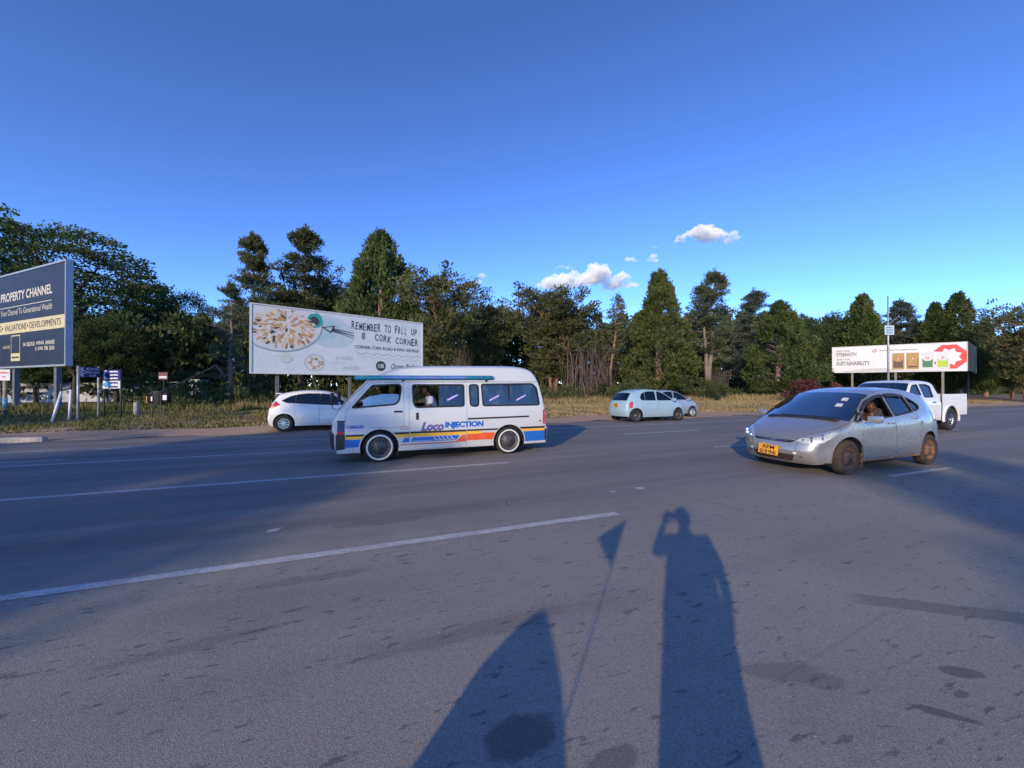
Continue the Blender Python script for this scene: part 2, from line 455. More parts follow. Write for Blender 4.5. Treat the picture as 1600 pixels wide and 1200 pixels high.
random.seed(4); rng = np.random.default_rng(11)
tag(mesh('ground', [(-3000, -3000, -0.5), (3000, -3000, -0.5), (3000, 3000, -0.5), (-3000, 3000, -0.5)], [(0, 1, 2, 3)], M_FLOOR), kind='structure')
ROAD_N0, ROAD_N1 = -3.2, 16.0
rows = [ROAD_N0, 9.0, 10, 11, 12, 13, 14, 15, ROAD_N1]
road_o = tag(mesh('road', [road(a, n_) for n_ in rows for a in (-260, 420)], [(2 * i, 2 * i + 1, 2 * i + 3, 2 * i + 2) for i in range(len(rows) - 1)], M_ASPH), kind='structure')
def vz(a, n):                             # the verge lies a little proud of the road and rolls
    t = min(1, max(0, (n - 16.0) / 2.5))
    return -0.01 + 0.09 * t + 0.05 * t * math.sin(a * 0.31 + n * 0.22) + 0.03 * t * math.sin(a * 0.83 - n * 0.5)
def strip_mesh(name, a0, a1, da, n0f, n1f, k, zf, m):
    v = []; f = []; na = int((a1 - a0) / da) + 1
    for i in range(na):
        a = a0 + i * da
        for j in range(k + 1):
            n_ = n0f(a) + (n1f(a) - n0f(a)) * (j / k) ** 1.5
            v.append(road(a, n_, zf(a, n_)))
    for i in range(na - 1):
        for j in range(k):
            q = i * (k + 1) + j
            f.append((q, q + k + 1, q + k + 2, q + 1))
    return tag(mesh(name, v, f, m, smooth=True), kind='structure')
edge = lambda a: 15.75 + 0.22 * math.sin(a * 0.7) + 0.16 * math.sin(a * 1.9 + 1) + 0.1 * math.sin(a * 4.3)
strip_mesh('grass_verge', -120, 240, 1.0, lambda a: 16.6, lambda a: 34, 14, lambda a, n: vz(a, n) + 0.004, M_SOIL)
strip_mesh('dirt_shoulder', -120, 240, 0.3, edge, lambda a: 18.1 + 0.5 * math.sin(a * 0.45) + 0.3 * math.sin(a * 1.3), 5,
           lambda a, n: vz(a, n) + 0.016 - 0.004 * (n > 17.2), M_DIRT)
strip_mesh('woodland_floor', -120, 240, 3.0, lambda a: 33.5, lambda a: 120, 8, lambda a, n: 0.075 + 0.02 * math.sin(a * .2 + n * .3), M_FLOOR)
strip_mesh('near_verge', -120, 160, 2.0, lambda a: -60, lambda a: ROAD_N0 + 0.05 + 0.2 * math.sin(a), 8, lambda a, n: 0.012, M_SOIL)

def line(a0, a1, n_, w, name='lane_line'):
    k = max(2, int((a1 - a0) / 0.5)); v = []; f = []
    for i in range(k + 1):
        a = a0 + (a1 - a0) * i / k
        e0 = w / 2 + random.uniform(-.006, .006); e1 = w / 2 + random.uniform(-.006, .006)
        v += [road(a, n_ - e0, 0.004), road(a, n_ + e1, 0.004)]
    f = [(2 * i, 2 * i + 2, 2 * i + 3, 2 * i + 1) for i in range(k)]
    return mesh(name, v, f, M_LINE, road_o)
line(-60, ar(967, 804)[0], 3.93, 0.11)
a_, b_ = ar(1405, 747)[0], ar(1515, 735)[0]
line(a_, b_, 3.9, 0.10)
for k in range(1, 9): line(a_ + k * 7.2, b_ + k * 7.2, 3.9, 0.10)
line(-90, ar(795, 723)[0], 7.3, 0.11)
for k in range(-1, 12):
    a0 = ar(1120, 700)[0] + k * 4.9 * 2
    if k >= 0: line(a0, a0 + 2.0, 7.3, 0.10)
NC, ND = ar(515, 702.7)[1], ar(515, 685.6)[1]
line(-110, ar(560, 701)[0] + 4, NC, 0.13)
for k in range(0, 9): line(ar(970, 678)[0] + k * 8, ar(970, 678)[0] + 3.2 + k * 8, ar(1015, 676.5)[1], 0.13)
line(-120, 150, ND, 0.13)
line(-60, ar(80, 722)[0], ar(40, 721)[1], 0.09)
# remains of an older, scraped-off lane line
for k in range(7):
    a0 = random.uniform(-5.5, 6.0)
    q = [road(a0 + random.uniform(0, .22) * (1 if i in (1, 2) else 0), 4.75 + random.uniform(-.05, .05) + (0.035 if i > 1 else 0), 0.004) for i in range(4)]
    mesh('paint_fleck', q, [(0, 1, 2, 3)], M_LINE, road_o)
# kerb stones still standing at the left, one by one
M_KERB = mat('kerb_concrete', (0.42, 0.38, 0.33), 0.9, var=0.3, vs_=9, bump=0.6, bs=40)
kerb = tag(empty('kerb', road(-20, 16.1)), kind='structure')
a = -9.2                                  # the last stone ends at photo column 72
kn = 0
for k in range(14):
    L = 1.0
    if k in (1, 6, 9): a -= random.uniform(.3, .7)
    mb = MB().box((0, 0, 0), (L - 0.03, 0.22, 0.24), bev=0.025)
    o = mb.build('kerb_stone', M_KERB, kerb)
    o.location = road(a - L / 2, 15.95 + random.uniform(-.04, .04), 0.035) - kerb.location
    o.rotation_euler = (random.uniform(-.05, .05), random.uniform(-.03, .03), ROAD_A + random.uniform(-.03, .03))
    a -= L

# ------------------------------------------------------------------ vehicles
VCOL = [-1, -.985, -.96, -.93, -.9, -.82, -.68, -.5, -.3, -.1]
VCOL = VCOL + [-v for v in reversed(VCOL)]
M_TYRE = mat('tyre_rubber', (0.022, 0.021, 0.021), 0.85, var=0.3, vs_=20, bump=0.3, bs=80)
M_MUDTYRE = mat('muddy_tyre_rubber', (0.05, 0.036, 0.028), 0.95, var=0.5, vs_=9, bump=0.4, bs=60)
M_BLACK = mat('black_plastic', (0.018, 0.018, 0.02), 0.55, var=0.3, vs_=15)
M_RUBBER = mat('window_rubber', (0.012, 0.012, 0.013), 0.6)
M_DARK = mat('underbody', (0.012, 0.011, 0.011), 0.9)
M_SEAT = mat('seat_fabric', (0.055, 0.055, 0.062), 0.95, var=0.3, vs_=12)
M_CHROME = mat('chrome', (0.75, 0.76, 0.78), 0.15, metal=1.0, var=0.06)
M_ALLOY = mat('alloy_rim', (0.55, 0.56, 0.58), 0.32, metal=0.85, var=0.15)
M_STEEL = mat('dull_steel_rim', (0.10, 0.10, 0.105), 0.6, metal=0.5, var=0.4, vs_=10)
M_MUDRIM = mat('mud_caked_rim', (0.20, 0.10, 0.055), 0.85, var=0.55, vs_=14, bump=0.3)
M_MUDRIMD = mat('mud_stained_dark_rim', (0.085, 0.055, 0.04), 0.8, var=0.5, vs_=14, bump=0.3)
M_WHITEWALL = mat('whitewall_rubber', (0.62, 0.62, 0.60), 0.7, var=0.12, vs_=14)
M_LENS = mat('lamp_reflector', (0.66, 0.66, 0.64), 0.4, metal=0.15, var=0.3, vs_=25)
M_RED = mat('red_lamp_plastic', (0.50, 0.02, 0.03), 0.2, coat=0.6)
M_AMBER = mat('amber_plate', (0.80, 0.36, 0.02), 0.5, var=0.08)
M_INK = mat('black_ink', (0.02, 0.02, 0.02), 0.6)
G_CLEAR = glass('clear_pane', (0.84, 0.90, 0.90), 1.5); G_TINT = glass('tinted_pane', (0.10, 0.11, 0.13)); G_MID = glass('lightly_tinted_pane', (0.50, 0.58, 0.60))
G_SCREEN = glass('windscreen_pane', (0.70, 0.76, 0.80), 3.4); G_LAMP = glass('lamp_cover', (0.93, 0.94, 0.94), 0.35)

def catmull(P, sub=4):
    P = [np.array(p, float) for p in P]; out = []
    for i in range(len(P) - 1):
        p0, p1, p2, p3 = P[max(i - 1, 0)], P[i], P[i + 1], P[min(i + 2, len(P) - 1)]
        for j in range(sub):
            t = j / sub
            m1 = (p2 - p0) * 0.5; m2 = (p3 - p1) * 0.5
            lim = 1.0 * np.abs(p2 - p1)
            m1 = np.clip(m1, -lim * 1.5, lim * 1.5); m2 = np.clip(m2, -lim * 1.5, lim * 1.5)
            out.append((2 * t ** 3 - 3 * t ** 2 + 1) * p1 + (t ** 3 - 2 * t ** 2 + t) * m1 + (-2 * t ** 3 + 3 * t ** 2) * p2 + (t ** 3 - t ** 2) * m2)
    out.append(P[-1]); return out
class Car:
    """x runs rearwards from the nose, y across, z up. stations: centre-line point and body-edge point of each rib"""
    def __init__(s, root, st, Wz, Wx, half, n=2.6, sub=4, crease=()):
        s.root = root; s.sub = sub; s.n = n; s.half = half; s.Wz = Wz; s.Wx = Wx; s.crease = crease
        s.D = catmull([p[:4] for p in st], sub)
    def W(s, x, z):
        w = s.half * np.interp(z, *zip(*s.Wz)) * np.interp(x, *zip(*s.Wx))
        for (zc, x0, x1, amp, wd, sl) in s.crease:
            k = min(1, max(0, (x - x0) / .3)) * min(1, max(0, (x1 - x) / .3))
            w += amp * k * math.exp(-((z - zc - sl * (x - x0)) / wd) ** 2)
        return float(w)
    def rib(s, q, v):
        q = min(max(q * s.sub, 0), len(s.D) - 1.0001); i = int(q); t = q - i
        xc, zc, xe, ze = s.D[i] * (1 - t) + s.D[i + 1] * t
        k = max(0.0, 1 - abs(v) ** s.n) ** (1 / s.n)
        return Vector((xe + (xc - xe) * k, v * s.W(xe, ze), ze + (zc - ze) * k))
    def rib_n(s, q, v, off):
        p = s.rib(q, v); e = 0.03
        a = s.rib(q + e, v) - s.rib(q - e, v); b = s.rib(q, min(v + e, 0.999)) - s.rib(q, max(v - e, -0.999))
        n_ = a.cross(b)
        return p + n_.normalized() * off if n_.length > 1e-9 else p
    def side(s, sg, off=0.0):
        return lambda x, z: Vector((x, sg * (s.W(x, z) + off), z))
    def strip(s, glass_zones):
        """faces of the rib skin; glass_zones: {segment: (vmax, object key)} -> returns body MB and dict of zone MBs"""
        body = MB(); zones = {}
        nS = len(s.D); pts = []
        for i in range(nS):
            for v in VCOL: pts.append(s.rib(i / s.sub, v))
        k = len(VCOL); fb = []; fz = {}
        for i in range(nS - 1):
            g = glass_zones.get(i // s.sub)
            for j in range(k - 1):
                f = (i * k + j, (i + 1) * k + j, (i + 1) * k + j + 1, i * k + j + 1)
                vm = max(abs(VCOL[j]), abs(VCOL[j + 1]))
                if g and vm <= g[0] + 1e-6: fz.setdefault(g[1], []).append(f)
                elif g and vm <= g[0] + 0.035: fz.setdefault('seal_' + g[1] + ('a' if VCOL[j] < 0 else 'b'), []).append(f)
                else: fb.append(f)
        body.add(pts, fb)
        for key, fs in fz.items():
            used = sorted({i for f in fs for i in f}); mp = {o: n_ for n_, o in enumerate(used)}
            zones[key] = MB().add([pts[i] for i in used], [tuple(mp[i] for i in f) for f in fs])
        return body, zones
    def outline(s, sill, arches):
        """side outline: body edge over the top, then the sill with wheel arches back to the nose"""
        E = [(d[2], d[3]) for d in s.D]
        bot = [(E[-1][0], sill)] if abs(E[-1][1] - sill) > .01 else []
        for (xw, zw, ra) in sorted(arches, reverse=True):
            a0 = math.asin(max(-1, min(1, (sill - zw) / ra)))
            for i in range(15):
                t = a0 + (math.pi - 2 * a0) * i / 14
                bot.append((xw + ra * math.cos(t), zw + ra * math.sin(t)))
        if abs(E[0][1] - sill) > .01: bot.append((E[0][0], sill))
        return list(reversed(E + bot))
def finish(mb, name, m, root, smooth=True, weld=True):
    o = mb.build(name, m, root, smooth)
    if weld:
        bm = bmesh.new(); bm.from_mesh(o.data); bmesh.ops.remove_doubles(bm, verts=bm.verts[:], dist=0.0004); bm.to_mesh(o.data); bm.free()
    if smooth:
        bm = bmesh.new(); bm.from_mesh(o.data)
        for e in bm.edges:
            if len(e.link_faces) == 2 and e.calc_face_angle(0) > R(38): e.smooth = False
        bm.to_mesh(o.data); bm.free()
    return o
def wheel(root, x, y, r_, w, sg, rim_mat, tyre_mat=M_TYRE, rim_r=0.62, style='steel', white=False, steer=0.0):
    """sg: side the outer face looks to (-1 or 1). wheel (rim) > tyre, whitewall, hub_cap"""
    M = Matrix.Translation((0, 0, 0)) @ Matrix.Scale(sg, 4, (0, 1, 0))
    rr = r_ * rim_r; hw = w / 2
    mb = MB()
    mb.lathe([(rr, hw - .012), (rr * .95, hw - .012), (rr * .93, hw - .045), (rr * .80, hw - .06), (rr * .76, hw - .05), (rr * .42, hw - .03), (rr * .36, hw - .018), (rr * .2, hw - .012), (0.004, hw - .012)], 32, M)
    mb.lathe([(rr * .97, -hw), (rr * .9, -hw + .02), (rr * .9, hw - .05)], 32, M)
    wo = mb.build('wheel', rim_mat, root, True)
    wo.location = (x, y, r_); wo.rotation_euler = (0, 0, steer)
    T = MB().lathe([(rr, hw - .02), (rr * 1.02, hw - .004), (r_ * .80, hw), (r_ * .91, hw - .003), (r_ * .965, hw - .018), (r_ * .995, hw - .04), (r_, 0), (r_ * .995, -hw + .04), (r_ * .965, -hw + .018), (r_ * .85, -hw), (rr, -hw + .01)], 36, M)
    T.build('tyre', tyre_mat, wo, True)
    if white:
        MB().lathe([(r_ * .735, hw + .0005), (r_ * .75, hw + .004), (r_ * .83, hw + .004), (r_ * .845, hw - .001)], 36, M).build('whitewall', M_WHITEWALL, wo, True)
    sp = MB()
    if style == 'alloy':
        for k in range(9):
            a = 2 * math.pi * k / 9; c, s_ = math.cos(a), math.sin(a)
            p = Matrix.Rotation(-a, 4, 'Y')
            sp.box((rr * .55, hw - .018, 0), (rr * .78, .03, rr * .16), M=M @ p)
        sp.lathe([(rr * .97, hw - .02), (rr * .97, hw - .004), (rr * .88, hw - .004), (rr * .86, hw - .02)], 32, M)
        sp.lathe([(rr * .24, hw - .02), (rr * .22, hw + .004), (0.002, hw + .006)], 16, M)
        sp.build('spokes', M_ALLOY if rim_mat is not M_CHROME else M_CHROME, wo, False)
    else:
        for k in range(5):                # wheel nuts and vent slots
            a = 2 * math.pi * (k + .3) / 5
            sp.lathe([(.011, 0), (.011, .016), (.001, .017)], 6, M @ Matrix.Translation((rr * .28 * math.cos(a), hw - .022, rr * .28 * math.sin(a))))
        sp.lathe([(rr * .17, hw - .014), (rr * .15, hw + .012), (rr * .05, hw + .018), (0.002, hw + .018)], 14, M)
        sp.build('hub', rim_mat, wo, True)
        vt = MB()
        for k in range(12):
            a = 2 * math.pi * k / 12
            vt.box((rr * .66, hw - .043, 0), (rr * .10, .014, rr * .14), M=M @ Matrix.Rotation(-a, 4, 'Y'))
        tag(vt.build('vent_slots', M_DARK, wo), kind='stuff')
    return wo
def window(car, key, poly, pane, root, sgs=(-1, 1), inset=0.022, rec=0.016, gasket=True, r_=0.05, name='window'):
    """glass pane with its rubber surround in a hole of the shell"""
    hole = rounded(poly, r_)
    for sg in sgs:
        mb = panel(MB(), grow(hole, 0.002), [], car.side(sg, -rec), 0.16, flip=sg > 0)
        o = finish(mb, name, pane, root)
        if gasket:
            finish(panel(MB(), grow(hole, 0.014), [grow(hole, -inset)], car.side(sg, 0.005), 0.1, flip=sg > 0,
                         rim=lambda p, sg=sg: Vector((0, -sg * 0.02, 0))), 'window_seal', M_RUBBER, o)
    return hole
def seat(root, x, y, z0, w=0.5, h_=0.62, head=True, m=None):
    mb = MB().box((x, y, z0 + .06), (.48, w, .14), bev=.03)
    mb.box((0, 0, 0), (.12, w, h_), bev=.03, M=Matrix.Translation((x + .27, y, z0 + .12 + h_ / 2)) @ Matrix.Rotation(R(12), 4, 'Y'))
    if head: mb.box((x + .38, y, z0 + h_ + .22), (.09, .26, .17), bev=.03)
    return mb.build('seat', m or M_SEAT, root, False)
def plate(root, c, w, h_, lines, rot, m=M_AMBER):
    p = MB().box((0, 0, 0), (w, .012, h_), bev=.003).build('number_plate', m, root)
    p.location = c; p.rotation_euler = rot
    mb = MB(); n_ = len(lines)
    for i, t in enumerate(lines):
        hh = h_ / n_; b = h_ / 2 - hh * (i + 1)
        lettering(mb, t, (-w * .105 * max(3, len(t)), b + hh * .10, w * .105 * max(3, len(t)), b + hh * .90), lambda u, v: Vector((u, -.0085, v)), bold=0.02)
    mb.build('plate_lettering', M_INK, p)
    return p
def mirror(root, p, sg, m, arm=0.12, size=(.10, .20, .13)):
    mb = MB().box((p[0], p[1] + sg * (arm + size[1] / 2 - .03), p[2] + .02), size, bev=min(size) * .35)
    mb.tube([(p[0] + .02, p[1] - sg * .02, p[2] - .03), (p[0] + .01, p[1] + sg * arm, p[2] - .01)], .022, 6)
    return finish(mb, 'wing_mirror', m, root, weld=False)
def handle(car, root, x, z, w=.17, h_=.035, m=None, sgs=(-1, 1), under=None):
    for sg in sgs:
        y = car.W(x, z)
        mb = MB().box((x, sg * (y + .014), z), (w, .024, h_), bev=.009)
        mb.build('door_handle', m or M_BLACK, under[sg] if under else root, True)
def hull(car, root, m, zones, doors, holes_extra, sill, arches, door_windows, gap=0.005, sp=0.10, shut=M_DARK, rim_d=0.03):
    """shell with door openings, wheel arches and glazing; returns {door name index: {side: object}}"""
    body, zn = car.strip(zones)
    out = car.outline(sill, arches)
    res = []
    for sg in (-1, 1):
        panel(body, out, [grow(d, gap) for d in doors] + holes_extra, car.side(sg), sp, flip=sg > 0,
              rim=lambda p, sg=sg: Vector((0, -sg * rim_d, 0)), rim_loops=range(1, 20))
    bo = finish(body, 'body', m, root)
    for i, d in enumerate(doors):
        per = {}
        for sg in (-1, 1):
            mb = panel(MB(), d, door_windows[i], car.side(sg), sp, flip=sg > 0, rim=lambda p, sg=sg: Vector((0, -sg * rim_d, 0)))
            per[sg] = finish(mb, 'door', m, root)
        res.append(per)
    for (xw, zw, ra) in arches:           # wheel-arch liners, then door shuts behind the panel gaps
        for sg in (-1, 1):
            lin = MB()
            v = []; K = 15
            for i in range(K):
                t = R(-25) + (math.pi + R(50)) * i / (K - 1)
                x, z = xw + ra * math.cos(t), zw + ra * math.sin(t)
                y = car.W(x, max(z, sill))
                v += [(x, sg * (y - .012), z), (x, sg * (y - .40), z)]
            lin.add(v, [(2 * i, 2 * i + 2, 2 * i + 3, 2 * i + 1) for i in range(K - 1)])
            lin.build('wheel_arch_liner', M_DARK, root)
    for d, ws in zip(doors, door_windows):
        for sg in (-1, 1):
            mb = MB()
            panel(mb, grow(d, 0.02), [grow(d, -0.035)], car.side(sg, -0.028), 0.2, flip=sg > 0)
            finish(mb, 'door_shut', M_DARK, root)
    return bo, zn, res
def arc_poly(c, ra, a0, a1, k=10):
    return [(c[0] + ra * math.cos(R(a0 + (a1 - a0) * i / k)), c[1] + ra * math.sin(R(a0 + (a1 - a0) * i / k))) for i in range(k + 1)]
def inner_box(root, x0, x1, hw, z0, z1, name='floor_pan'):
    return MB().box(((x0 + x1) / 2, 0, (z0 + z1) / 2), (x1 - x0, 2 * hw, z1 - z0), bev=.02).build(name, M_DARK, root)

# ---- commuter minibus
P_VAN = paint('minibus_white_paint', (0.58, 0.61, 0.63), damt=0.35, dz=(0.15, 0.9), rough=0.36)
VAN_N = 8.22 + 0.845
van = empty('minibus', road(-0.685, VAN_N), ROAD_A)
tag(van, 'white high roof minibus with blue, yellow and orange stripes and whitewall tyres', 'minibus')
st = [(-.02, .30, .10, .30), (-.05, .45, .10, .45), (-.05, .57, .10, .57), (-.02, .61, .10, .61), (.0, .86, .11, .86), (.06, 1.0, .16, 1.02), (.12, 1.10, .22, 1.12),
      (.64, 1.66, .72, 1.62), (.86, 1.78, .93, 1.69), (1.22, 1.93, 1.26, 1.82), (1.6, 1.985, 1.62, 1.87), (2.2, 2.01, 2.2, 1.89), (3.8, 2.03, 3.75, 1.91),
      (4.18, 1.995, 4.10, 1.88), (4.37, 1.90, 4.27, 1.82), (4.50, 1.64, 4.42, 1.62), (4.63, 1.15, 4.54, 1.15), (4.67, .92, 4.585, .92), (4.69, .60, 4.60, .60), (4.74, .55, 4.63, .55), (4.73, .27, 4.62, .27)]
vc = Car(van, st, [(.2, .985), (.4, 1), (1.02, 1), (1.66, .925), (1.70, .905), (1.95, .84), (2.1, .8)], [(0, .93), (.3, .975), (.7, 1), (4.0, 1), (4.65, .965)], .845, 2.8, crease=((.80, .1, 4.8, .006, .02, 0),))
AR = [(.90, .30, .375), (3.69, .30, .375)]
w_cab = [(.37, 1.11), (.76, 1.565), (1.30, 1.585), (1.325, 1.50), (1.28, 1.24), (1.20, 1.17)]
w_slide = [(1.545, 1.575), (2.645, 1.58), (2.645, 1.11), (1.62, 1.10), (1.565, 1.19)]
w_q = [(2.765, 1.58), (2.975, 1.58), (2.975, 1.10), (2.785, 1.11)]
w_rear = [(3.045, 1.59), (4.29, 1.605), (4.40, 1.50), (4.46, 1.13), (4.41, 1.105), (3.075, 1.11)]
d_cab = rounded([(.265, .715), (.265, 1.065), (.335, 1.135), (.715, 1.60), (1.365, 1.625), (1.375, .73), (1.30, .705)], .03)
d_slide = rounded([(1.485, .235), (1.485, 1.63), (2.70, 1.63), (2.70, .235)], .03)
hr = lambda p, r_=.05: rounded(p, r_)
bo, zn, dv_ = hull(vc, van, P_VAN, {6: (.93, 'windscreen'), 15: (.82, 'rear_screen')}, [d_cab, d_slide], [hr(w_q, .07), hr(w_rear)], .215, AR, [[hr(w_cab)], [hr(w_slide)]])
finish(zn['windscreen'], 'windscreen', G_SCREEN, van); finish(zn['rear_screen'], 'rear_screen', G_MID, van); [finish(zn[k_], 'screen_seal', M_RUBBER, van) for k_ in zn if k_[:4] == 'seal']
for p, nm, r_ in ((w_q, 'quarter_window', .07), (w_rear, 'rear_side_window', .05)):
    window(vc, nm, p, G_CLEAR, van, r_=r_, name=nm)
# cab window wound half down; sliding-door window with its front half slid open
window(vc, 'cab', w_cab, G_MID, van, sgs=(1,), name='cab_window')
window(vc, 'slide', w_slide, G_MID, van, sgs=(1,), name='sliding_window')
half = [(.40, 1.125), (.50, 1.235), (.70, 1.34), (.98, 1.385), (1.27, 1.385), (1.285, 1.25), (1.20, 1.175)]
finish(panel(MB(), rounded(half, .04), [], vc.side(-1, -.016), .15), 'cab_window', G_SCREEN, van)
finish(panel(MB(), [(2.10, 1.575), (2.645, 1.58), (2.645, 1.11), (2.10, 1.105)], [], vc.side(-1, -.014), .15), 'sliding_window', G_MID, van)
MB().box((2.10, -vc.W(2.1, 1.34) + .018, 1.34), (.025, .02, .46)).build('window_post', M_RUBBER, van)
for poly in (w_cab, w_slide):
    hl = hr(poly)
    finish(panel(MB(), grow(hl, .014), [grow(hl, -.02)], vc.side(-1, .005), .1, rim=lambda p: Vector((0, .02, 0))), 'window_seal', M_RUBBER, van)
MB().box((3.70, -vc.W(3.7, 1.35) + .012, 1.35), (.022, .02, .47)).build('window_post', M_RUBBER, van)
MB().box((3.70, vc.W(3.7, 1.35) - .012, 1.35), (.022, .02, .47)).build('window_post', M_RUBBER, van)
for x, y_ in ((.90, -1), (.90, 1), (3.69, -1), (3.69, 1)):
    wheel(van, x, y_ * (.845 - .105), .305, .19, y_, M_STEEL, rim_r=.70, white=True)
inner_box(van, .12, 4.58, .76, .26, .62); inner_box(van, .3, 4.5, .50, .14, .27, 'chassis')
MB().box((.50, 0, 1.0), (.45, 1.42, .22), bev=.05).build('dashboard', M_BLACK, van)
MB().lathe([(.17, -.012), (.185, 0), (.17, .012), (.155, 0)], 20, Matrix.Translation((.78, .42, 1.15)) @ Matrix.Rotation(R(62), 4, 'Z') @ Matrix.Rotation(R(90), 4, 'Y') @ Matrix.Rotation(R(0), 4, 'X'), closed=True).build('steering_wheel', M_BLACK, van, True)
for y_ in (-.42, .42): seat(van, 1.02, y_, .62)
for x in (1.95, 2.62, 3.28, 3.95):
    for y_ in (-.47, .0, .47): seat(van, x, y_, .62, w=.42, h_=.56, head=False)
M_BLUE = mat('decal_blue', (0.015, 0.13, 0.50), 0.35, coat=.3); M_YEL = mat('decal_yellow', (0.85, 0.45, 0.02), 0.35, coat=.3)
M_ORG = mat('decal_orange', (0.72, 0.10, 0.025), 0.35, coat=.3); M_REDD = mat('decal_dark_red', (0.42, 0.06, 0.04), 0.4); M_WDEC = mat('decal_white', (0.72, 0.73, 0.73), 0.4)
M_TEAL = mat('teal_awning_canvas', (0.015, 0.22, 0.34), 0.55, var=0.35, vs_=7); M_PURP = mat('violet_sticker', (0.22, 0.16, 0.75), 0.4)
def clip_arch(poly, arches, gr=0.0):
    return poly
def decal(name, poly, m, off=.004, sgs=(-1,), car=vc, root=van, sp=.12, holes=()):
    for sg in sgs: finish(panel(MB(), poly, list(holes), car.side(sg, off), sp, flip=sg > 0), name, m, root)
ra = .395
def arch_edge(i, z, sgn):                 # x of the arch lip at height z
    xw, zw, _ = AR[i]; return xw + sgn * math.sqrt(max(0, ra ** 2 - (z - zw) ** 2))
def band(name, x0, x1, z0, z1, m, off=.004, slope=0.0, left=None, right=None):
    L = []; Rr = []
    for k in range(5):
        z = z0 + (z1 - z0) * k / 4
        L.append((arch_edge(left, z, 1) if left is not None else x0, z)); Rr.append((arch_edge(right, z, -1) if right is not None else x1, z))
    decal(name, Rr + list(reversed(L)) if False else L[::-1] + Rr, m, off)
def band_ccw(*a, **k): band(*a, **k)
for sgz in (0,):
    band('rub_strip', .27, 0, .545, .585, M_BLACK, .010, right=0); band('rub_strip', 0, 1.475, .555, .60, M_BLACK, .010, left=0)
    band('rub_strip', 1.495, 2.69, .56, .60, M_BLACK, .010); band('rub_strip', 2.71, 0, .565, .60, M_BLACK, .010, right=1); band('rub_strip', 0, 4.59, .565, .61, M_BLACK, .010, left=1)
    band('yellow_stripe', .26, 0, .49, .543, M_YEL, right=0); band('yellow_stripe', 0, 1.475, .49, .55, M_YEL, left=0); band('yellow_stripe', 1.495, 2.69, .495, .555, M_YEL)
    band('yellow_stripe', 2.71, 3.04, .50, .56, M_YEL); band('yellow_stripe', 0, 4.60, .51, .56, M_YEL, left=1)
    band('blue_stripe', .26, 0, .33, .485, M_BLUE, right=0); band('blue_stripe', 0, 4.605, .27, .505, M_BLUE, left=1)
    decal('orange_stripe', [(2.71, .36), (2.71, .497), (3.035, .497), (3.035, .52), (arch_edge(1, .51, -1), .51), (arch_edge(1, .36, -1), .36)], M_ORG)
    decal('orange_stripe', [(2.45, .345), (2.60, .485), (2.69, .485), (2.69, .36)], M_ORG)
    decal('blue_stripe', [(1.50, .385), (1.56, .475), (2.55, .485), (2.46, .385)], M_BLUE); decal('blue_stripe', [(1.33, .385), (1.38, .47), (1.475, .475), (1.475, .385)], M_BLUE)
    for k in range(5):
        x = 2.03 + k * .09
        decal('white_slash', [(x, .40), (x - .05, .475), (x - .035, .475), (x + .012, .412), (x + .06, .412), (x + .06, .40)], M_WDEC, .007)
    decal('white_line', [(1.50, .395), (1.50, .402), (2.0, .41), (2.0, .403)], M_WDEC, .007)
    decal('red_line', [(1.31, .325), (1.31, .345), (1.475, .345), (1.475, .327)], M_REDD); decal('red_line', [(1.495, .327), (1.495, .347), (2.45, .352), (2.69, .36), (2.69, .345), (2.4, .332)], M_REDD)
decal('sliding_rail', [(2.72, .815), (2.72, .85), (4.18, .865), (4.18, .83)], M_BLACK, .008)
decal('fuel_flap', rounded([(4.38, .67), (4.38, .80), (4.54, .80), (4.54, .67)], .02), P_VAN, .006); decal('flap_sticker', [(4.44, .715), (4.44, .755), (4.49, .755), (4.49, .715)], M_REDD, .009)
decal('drip_rail', [(.74, 1.637), (.74, 1.655), (4.40, 1.668), (4.40, 1.650)], P_VAN, .018, sgs=(-1, 1))
decal('rail_painted_shade', [(.74, 1.628), (.74, 1.636), (4.40, 1.649), (4.40, 1.641)], M_RUBBER, .003, sgs=(-1, 1))  # dark strip standing in for the shade under the drip rail
handle(vc, van, 1.26, 1.025, under=dv_[0])
for sg in (-1, 1):
    MB().box((1.64, sg * (vc.W(1.64, .92) + .012), .92), (.05, .024, .15), bev=.01).build('door_handle', M_BLACK, dv_[1][sg], True)
def vtext(name, s, box, m, off=.006, bold=.01, shear=0.0, skew=0.0):
    mb = lettering(MB(), s, box, vc.side(-1, off), bold, shear, skew); return mb.build(name, m, van)
vtext('lettering', 'INJECTION', (2.235, .615, 3.09, .775), M_WDEC, .005, .10); vtext('lettering', 'INJECTION', (2.225, .62, 3.08, .78), M_BLUE, .008, .065)
o = vtext('lettering', 'Loco', (1.72, .60, 2.2, .79), M_REDD, .005, .05, .3); vtext('lettering', 'Loco', (1.73, .615, 2.19, .78), M_BLUE, .008, .015, .3)
vtext('lettering', 'F. PARADZA', (.285, .70, .60, .77), M_BLUE, .006, .06); vtext('lettering', '~', (.32, .655, .57, .67), M_PURP, .006)
vtext('lettering', '~', (1.29, .70, 1.465, .718), M_REDD); vtext('lettering', '~', (1.29, .655, 1.465, .673), M_REDD)
